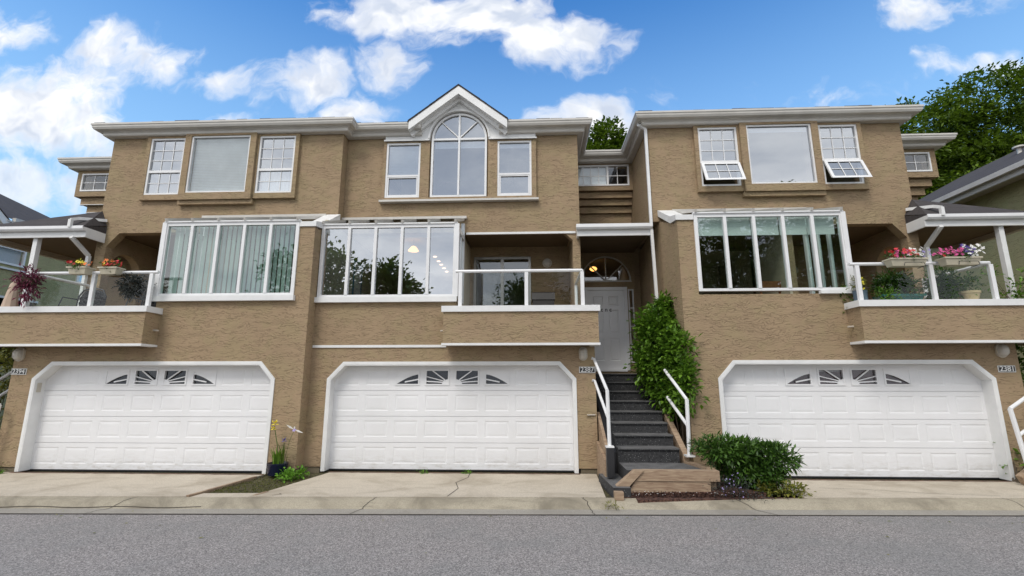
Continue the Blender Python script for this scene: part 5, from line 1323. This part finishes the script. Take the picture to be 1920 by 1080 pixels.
def patio_chair(c, w, label, rot=0, seed=0):
    t = thing('patio_chair', c, label, 'patio chair', 'ornate dark metal patio chairs'); x, y, z = c
    mb = MB(); 
    # rounded cast back: rim and scroll work
    rim = [(x-w/2, y, z+.42), (x-w/2, y+.02, z+.70), (x-w*.36, y+.03, z+.84), (x, y+.04, z+.90), (x+w*.36, y+.03, z+.84), (x+w/2, y+.02, z+.70), (x+w/2, y, z+.42)]
    mb.tube(rim, .016, 6)
    for i in range(5):
        for j in range(4):
            cx_, cz_ = x-w*.38+w*.76*i/4, z+.47+.095*j
            if abs(cx_-x) > w*.3 and j == 3: continue
            rr = .045; mb.tube([(cx_+rr*math.cos(a), y+.02, cz_+rr*math.sin(a)) for a in np.linspace(0, 5.6, 9)], .010, 4)
    mb.prism([(x-w*.46, z+.44), (x+w*.46, z+.44), (x+w*.46, z+.70), (x+w*.32, z+.82), (x, z+.875), (x-w*.32, z+.82), (x-w*.46, z+.70)], (), y+.035, y+.045)
    obj('backrest', mb, M['black'], t, smooth=False)
    obj('seat', MB().box(x-w/2+.02, x+w/2-.02, y-.42, y, z+.40, z+.43), M['black'], t)
    for sx in (-1, 1):
        obj('leg', MB().tube([(x+sx*(w/2-.02), y-.40, z), (x+sx*(w/2-.04), y-.38, z+.40)], .014, 6), M['black'], t)
        obj('leg', MB().tube([(x+sx*(w/2-.02), y+.06, z), (x+sx*(w/2-.02), y, z+.42)], .014, 6), M['black'], t)
        obj('armrest', MB().tube([(x+sx*w/2, y+.01, z+.64), (x+sx*(w/2+.02), y-.30, z+.64), (x+sx*(w/2), y-.38, z+.42)], .013, 6), M['black'], t)
patio_chair((-7.95, 9.55, 2.86), .52, 'dark scrollwork metal patio chair right behind the balcony glass by the left sunroom')
patio_chair((-9.28, 9.5, 2.86), .60, 'dark scrollwork metal patio chair under the yellow flower box on the left balcony')
t = thing('folded_parasol', (-10.52, 9.05, 2.86), 'beige folded parasol leaning at the far left of the balcony', 'parasol')
obj('canopy', MB().lathe([(.16, .12), (.15, .25), (.11, .55), (.06, .88), (.015, .95)], (-10.52, 9.05, 2.86), 9), M['cloth'], t)
obj('pole', MB().tube([(-10.52, 9.05, 2.86), (-10.52, 9.05, 3.86)], .018, 6), M['white'], t)
t = thing('barbecue', (.25, 11.2, 2.86), 'dark covered barbecue on the middle balcony under the round lamp', 'barbecue')
obj('lid', MB().prism([(10.95, 3.68), (11.0, 3.84), (11.2, 3.90), (11.4, 3.84), (11.45, 3.68)], (), -.02, .52, 'x'), M['bbq'], t)
obj('body', MB().box(0, .50, 10.97, 11.43, 3.50, 3.675), M['bbq'], t)
for lx in (.03, .47):
    for ly in (11.0, 11.40): obj('leg', MB().box(lx-.015, lx+.015, ly-.015, ly+.015, 2.86, 3.50), M['black'], t)
def planter(x0, x1, y0, y1, z, h, mat, label, leaf, seed, leafh, n, name='planter', L=.09, W_=.03):
    t = thing(name, ((x0+x1)/2, (y0+y1)/2, z), label, 'planter'); i = .05
    top = [(x0, y0, z+h), (x1, y0, z+h), (x1, y1, z+h), (x0, y1, z+h)]; bot = [(x0+i, y0+i, z), (x1-i, y0+i, z), (x1-i, y1-i, z), (x0+i, y1-i, z)]
    mb = MB().add(bot+top, [(0, 3, 2, 1), (0, 1, 5, 4), (1, 2, 6, 5), (2, 3, 7, 6), (3, 0, 4, 7), (4, 5, 6, 7)]); mb.box(x0-.015, x1+.015, y0-.015, y0+.02, z+h-.03, z+h+.01)
    obj('trough', mb, mat, t); rg = np.random.default_rng(seed)
    P, D = crown_pts([(((x0+x1)/2, (y0+y1)/2, z+h+leafh*.45), ((x1-x0)*.48, (y1-y0)*.6, leafh*.55))], n, 9, .05, rg, .8)
    obj('leaves', leaf_cloud(P, D, L, W_, rg, .2, 0, .8), leaf, t); return t
planter(6.45, 7.20, 8.95, 9.25, 3.22, .16, M['teal'], 'teal trough planter of leafy herbs behind the right balcony glass', M['leaf_rhodo'], 1, .42, 190, L=.09, W_=.028)
planter(7.32, 7.85, 8.92, 9.18, 3.02, .22, M['timber'], 'timber trough of young green plants at the middle of the right balcony', M['leaf_rhodo'], 2, .60, 190, L=.09, W_=.032)
t = thing('clay_pot', (8.02, 9.0, 3.22), 'round cream clay pot of greenery at the outer end of the right balcony', 'flower pot')
obj('pot', MB().lathe([(.11, 0), (.155, .14), (.17, .15), (.17, .19), (.15, .19), (.01, .16)], (8.02, 9.0, 3.24), 20), M['potcream'], t)
P, D = crown_pts([((7.95, 9.0, 3.55), (.26, .15, .16))], 36, 9, .05, np.random.default_rng(3), .8)
obj('leaves', leaf_cloud(P, D, .07, .03, np.random.default_rng(3), .2, 0, .8), M['leaf_rhodo'], t)
t = thing('glazed_pot', (6.08, 9.05, 3.2), 'blue grey pot with yellow flowers next to the right sunroom', 'flower pot')
obj('pot', MB().lathe([(.08, 0), (.11, .1), (.115, .26), (.125, .28), (.10, .28), (.01, .24)], (6.08, 9.0, 3.18), 18), M['bluegrey'], t)
P, D = crown_pts([((6.05, 8.98, 3.58), (.10, .10, .14))], 20, 7, .03, np.random.default_rng(4), .8)
obj('leaves', leaf_cloud(P, D, .07, .03, np.random.default_rng(4), .2, 0, .8), M['leaf_yel'], t); blossoms([(6.05+rg.normal(0, .05), 8.90, 3.60+rg.normal(0, .07)) for _ in range(9)], .028, M['pet_yellow'], t, rg)
shrub('potted_shrub', (5.93, 9.25, 2.86), [((5.92, 9.2, 3.35), (.12, .12, .22))], M['leaf_dark'], 'dark leafy plant squeezed behind the first right balcony post', 'plant', 20, 8, .05, .09, .035, 41, stems=4, stemr=.006)
shrub('trailing_plant', (6.5, 8.95, 3.2), [((6.45, 8.9, 3.35), (.18, .10, .10))], M['leaf_bush'], 'small leafy plant low behind the right balcony glass by the yellow flowers', 'plant', 20, 8, .04, .07, .03, 42, stems=3, stemr=.004)
tag(obj('plank', MB().box(6.30, 8.12, 8.90, 9.26, 3.165, 3.215), M['timber'], loc=(7.2, 9.1, 3.17)), 'weathered plank shelf carrying the right balcony planters', 'plank')
tag(obj('shelf_block', MB().box(6.4, 6.6, 8.92, 9.24, 2.85, 3.164).box(7.8, 8.0, 8.92, 9.24, 2.85, 3.164), M['timber'], loc=(7.2, 9.1, 2.85)), 'pair of timber blocks propping the planter plank', 'block')
shrub('climbing_vine', (9.55, 9.6, 2.86), [((9.35, 9.65, 3.35), (.20, .18, .40)), ((9.75, 9.6, 3.45), (.40, .2, .42)), ((10.2, 9.5, 3.55), (.3, .2, .40)), ((9.15, 9.75, 3.8), (.08, .1, .25)), ((9.9, 9.5, 3.95), (.3, .12, .12))],
      M['leaf_bush'], 'straggly green vine climbing the white porch post on the right', 'vine', 130, 8, .06, .085, .042, 43, stems=9, stemr=.008)
t = thing('framed_picture', (-4.3, 11.6, 4.0), 'tall blue framed picture on the cream wall inside the middle sunroom', 'picture')
obj('frame', MB().prism([(11.2, 3.75), (11.75, 3.75), (11.75, 4.75), (11.2, 4.75)], [[(11.24, 3.79), (11.71, 3.79), (11.71, 4.71), (11.24, 4.71)]], -4.375, -4.35, 'x'), M['blue'], t)
obj('print', MB().prism([(11.24, 3.79), (11.71, 3.79), (11.71, 4.71), (11.24, 4.71)], (), -4.378, -4.362, 'x'), M['blind'], t)
t = thing('dining_chair', (4.95, 10.2, 2.95), 'orange wooden dining chair inside the right sunroom', 'chair')
for q in (4.76, 5.14):
    obj('leg', MB().box(q-.018, q+.018, 9.98, 10.016, 2.95, 3.85), M['chairwood'], t); obj('leg', MB().box(q-.018, q+.018, 10.36, 10.396, 2.95, 3.36), M['chairwood'], t)
obj('seat', MB().box(4.75, 5.15, 9.97, 10.40, 3.36, 3.40), M['chairwood'], t); obj('backrest', MB().box(4.74, 5.16, 9.955, 9.978, 3.64, 3.86), M['chairwood'], t)

# ------------------------------------------------------------------ railings and greenery at the outer edges
def side_stair(s, x, y, label):
    t = thing('stair_railing', (x, y, .1), label, 'railing', 'white stair railings at the outer ends'); mb = MB()
    mb.tube([(x+s*.10, y, .30), (x-s*.02, y, 1.36)], .034, 8).tube([(x-s*.02, y, 1.36), (x+s*1.9, y+.2, 2.45)], .03, 8).tube([(x+s*.02, y, .92), (x+s*1.9, y+.2, 1.95)], .028, 8)
    mb.tube([(x+s*1.9, y+.2, 1.3), (x+s*1.9, y+.2, 2.5)], .03, 8)
    if s < 0: mb.tube([(-11.18, 10.2, 1.3), (-11.06, 10.2, 2.62)], .035, 8).tube([(-11.12, 10.2, 2.25), (-12.2, 10.2, 1.55)], .03, 8).tube([(-11.12, 10.2, 1.85), (-12.2, 10.2, 1.15)], .03, 8)
    obj('handrail', mb, M['trim'], t)
    obj('timber_edge', MB().bar((x+s*.05, y+.12, .20), (x+s*2.0, y+.3, 1.35), .10, .16), M['timber'], t)
    for i in range(8): obj('step', MB().box(x+s*(.95+.27*i), x+s*(1.22+.27*i), y+.30, y+1.4, .05, .45+.185*i), M['carpet'], t)
side_stair(1, 8.00, 8.60, 'white pipe railing of the stairs beyond the right garage corner')
side_stair(-1, -10.28, 9.0, 'white pipe railing of the stairs beyond the left garage corner')
shrub('hydrangea', (8.25, 9.0, .1), [((8.62, 9.2, .45), (.25, .25, .30)), ((8.9, 9.5, 1.0), (.3, .3, .6)), ((9.2, 9.8, 1.9), (.4, .4, .6))], M['leaf_bush'], 'leafy green bush at the foot of the right garage corner', 'bush', 120, 9, .07, .11, .06, 51, stems=7)
shrub('dark_bush', (-12.9, 11.3, .1), [((-12.9, 11.3, 2.0), (.6, .5, .7)), ((-13.3, 11.8, 2.6), (.7, .6, .6)), ((-12.6, 11.2, 1.2), (.5, .4, .7))], M['leaf_yel'], 'yellow green bush glimpsed past the left garage corner', 'bush', 150, 9, .10, .12, .06, 52, stems=7)
shrub('edge_weed', (-10.15, 8.9, .1), [((-10.2, 8.95, .18), (.2, .12, .08))], M['leaf_dark'], 'dark small plant at the foot of the far left wall corner', 'plant', 20, 8, .04, .07, .03, 53, stems=3, stemr=.004)

# ------------------------------------------------------------------ neighbouring green houses
def right_neighbour():
    T = thing('neighbour_house', (15, 16, 0), 'olive green house with dark shingle roof at the far right behind the porch', 'house')
    xw = 13.7; xe = 13.15; ze = 7.45; y0, y1 = 7.0, 24
    obj('wall', MB().box(xw, xw+.3, y0, y1, -.1, 7.5).box(xw+.3, xw+8, y0, y0+.3, -.1, 7.5), M['olive'], T)
    obj('soffit', MB().box(xe+.10, xw-.002, y0-.5, y1, 7.36, 7.42), M['soffit'], T)
    obj('fascia', MB().box(xe+.03, xe+.10, y0-.5, y1, 7.30, 7.52), M['gutter'], T)
    obj('gutter', MB().box(xe-.09, xe+.028, y0-.5, y1, 7.46, 7.60), M['gutter'], T)
    sl = math.tan(R(30)); w = 3.4
    obj('roof', MB().add([(xe-.02, y0-.5, 7.60), (xe-.02, 20.5, 7.60), (xe+w, 18.0, 7.60+w*sl), (xe+w, y0+2, 7.60+w*sl), (xe+w*2, 20.5, 7.6), (xe+w*2, y0-.5, 7.6)], [(0, 3, 2, 1), (1, 2, 4), (2, 3, 5, 4), (0, 5, 3)]), M['shingle'], T)
    obj('roof_vent', MB().lathe([(.06, 0), (.06, .16), (.15, .19), (.15, .24), (.02, .27)], (xe+2.2, 14.6, 7.6+2.2*sl-.03), 14), M['gutter'], T)
right_neighbour()
def left_neighbour():
    T = thing('neighbour_house', (-21, 17, 0), 'olive green house with white gable and dark roof at the far left edge', 'house')
    xw = -19.7; y0, y1 = 10, 26
    obj('wall', MB().prism([(y0, 4.95), (y1, 4.95), (y1, 7.6), (y0, 7.6)], [[(16.0, 6.15), (17.1, 6.15), (17.1, 7.42), (16.0, 7.42)]], xw-.2, xw, 'x').box(xw-.2, xw, y0, y1, -.1, 2.4).box(xw-.2, xw, 17.9, y1, 2.4, 4.949).box(xw-.2, xw, y0, 10.4, 2.4, 4.949), M['olive'], T)
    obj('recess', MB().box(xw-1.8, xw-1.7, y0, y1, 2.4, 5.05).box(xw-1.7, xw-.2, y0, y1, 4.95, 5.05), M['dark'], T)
    obj('belt_trim', MB().box(xw, xw+.05, y0, 17.9, 4.86, 4.94).box(xw+.0005, xw+.07, y0, 17.4, 5.93, 6.0), M['white'], T)
    f = MB().prism([(15.97, 6.12), (17.13, 6.12), (17.13, 7.45), (15.97, 7.45)], [[(16.04, 6.19), (17.06, 6.19), (17.06, 7.38), (16.04, 7.38)]], xw-.05, xw+.05, 'x').box(xw-.05, xw+.045, 16.04, 17.06, 6.72, 6.78)
    f = obj('window', f, M['trim'], T); obj('pane', MB().box(xw-.02, xw-.015, 16.04, 17.06, 6.19, 7.38), M['glass_low'], f); obj('blind', MB().box(xw-.12, xw-.11, 16.04, 17.06, 6.19, 7.38), M['blind'], f)
    obj('soffit', MB().box(xw+.001, xw+.45, 15.9, y1, 7.60, 7.66), M['gutter'], T); obj('gutter', MB().box(xw+.33, xw+.47, 16.15, y1, 7.66, 7.80), M['gutter'], T)
    pk = 13.7; hw = 2.1; zp = 9.35; sl = .82
    g = [(pk-hw, 7.45), (pk+hw, 7.45), (pk+hw, zp-hw*sl), (pk, zp), (pk-hw, zp-hw*sl)]
    hole = [(y_, z_) for y_, z_ in [(pk-1.0, 7.55), (pk+1.0, 7.55)]+arc(pk, 7.6, 1.0, 0, 180, 16, .95)]
    G = obj('gable', MB().prism(g, [hole], xw+.001, xw+.12, 'x'), M['white'], T)
    obj('gable_pane', MB().prism(hole, (), xw+.02, xw+.03, 'x'), M['skyglass'], G)
    obj('rake_board', MB().prism([(pk-hw-.3, zp+.15-(hw+.3)*sl), (pk, zp+.15), (pk+hw+.3, zp+.15-(hw+.3)*sl), (pk+hw+.3, zp-.15-(hw+.3)*sl), (pk, zp-.15), (pk-hw-.3, zp-.15-(hw+.3)*sl)], (), xw+.36, xw+.42, 'x'), M['white'], G)
    obj('rake_soffit', MB().prism([(pk-hw-.3, zp-.09-(hw+.3)*sl), (pk, zp-.09), (pk+hw+.3, zp-.09-(hw+.3)*sl), (pk+hw+.3, zp-.15-(hw+.3)*sl), (pk, zp-.15), (pk-hw-.3, zp-.15-(hw+.3)*sl)], (), xw+.121, xw+.36, 'x'), M['white'], G)
    obj('gable_roof', MB().prism([(pk-hw-.36, zp+.16-(hw+.36)*sl), (pk, zp+.16), (pk+hw+.36, zp+.16-(hw+.36)*sl), (pk+hw+.36, zp+.20-(hw+.36)*sl), (pk, zp+.20), (pk-hw-.36, zp+.20-(hw+.36)*sl)], (), xw-4, xw+.44, 'x'), M['shingle'], T)
    obj('roof', MB().add([(xw+.35, y0, 7.75), (xw+.35, 21.5, 7.75), (xw-3.4, 18.0, 9.9), (xw-3.4, y0, 9.9)], [(0, 1, 2, 3)]), M['shingle'], T)
    f = MB().prism([(19.3, 6.0), (21.5, 6.0), (21.5, 7.2), (19.3, 7.2)], [[(19.4, 6.1), (21.4, 6.1), (21.4, 7.1), (19.4, 7.1)]], xw, xw+.06, 'x').box(xw, xw+.05, 20.35, 20.42, 6.1, 7.1)
    f = obj('window', f, M['trim'], T); obj('pane', MB().box(xw+.02, xw+.024, 19.4, 21.4, 6.1, 7.1), M['skyglass'], f)
    obj('garage_door', MB().box(xw+.0, xw+.06, 12, 17, .1, 2.2), M['door'], T)
left_neighbour()

# ------------------------------------------------------------------ trees
tree('broadleaf_tree', (21, 26, 0), [((18.5, 25, 13.0), (3.0, 2.5, 2.2)), ((21.5, 25, 14.6), (3.2, 2.6, 2.4)), ((25.5, 25, 15.6), (3.6, 3, 3.0)), ((19.2, 24.5, 10.8), (3.0, 2.4, 2.2)), ((22.8, 24.5, 12.0), (3.4, 2.6, 2.6)),
      ((27.5, 24.5, 12.6), (3.4, 2.6, 3.2)), ((20.5, 24, 8.8), (2.8, 2.2, 1.8)), ((24.5, 24.2, 9.4), (3.4, 2.2, 2.2)), ((30.5, 25, 16.5), (3.2, 3, 3.2)), ((31, 25, 11), (3.2, 3, 3.4))],
     8.5, .45, 'tall layered bright green tree rising behind the olive house on the right', M['leaf_tree'], 2600, 30, .34, .27, .13, 61, droop=.35, flat=.34, limbs=10)
tree('maple_tree', (4.2, 27, 0), [((2.9, 26, 13.9), (1.3, 1.2, 1.7)), ((4.4, 26, 14.4), (1.1, 1.2, 2.4)), ((5.5, 26.2, 14.0), (.9, 1.2, 1.9)), ((4.4, 26.5, 12.6), (3.4, 1.6, 1.9)), ((6.9, 27.0, 14.6), (1.2, 1.0, 2.2))],
     8.5, .3, 'dense dark green tree seen through the gap between the middle and right roofs', M['leaf_tree'], 900, 34, .24, .24, .15, 62, droop=.15, flat=.7, limbs=6)
for k, (x, y, h, w, lb) in enumerate(((15.0, -12, 15.5, 5.2, 'tall tree across the road mirrored in the right sunroom'), (-9.9, -13, 10.2, 1.9, 'low round tree across the road mirrored in the middle sunroom'), (-14.2, -12.0, 11.0, 3.6, 'tree across the road mirrored in the left sunroom'), (-0.4, -15, 10.5, 2.6, 'tree across the road mirrored in the middle balcony glass'))):
    tree('street_tree', (x, y, 0), [((x, y, h*.62), (w, w, h*.34)), ((x-w*.5, y, h*.45), (w*.7, w*.7, h*.22)), ((x+w*.5, y, h*.5), (w*.7, w*.7, h*.25))], h*.55, .22, lb, M['leaf_dark'], (700 if k == 0 else 380), 30, .40, .36, .22, 70+k, 'trees across the road', .1, .8, 5)
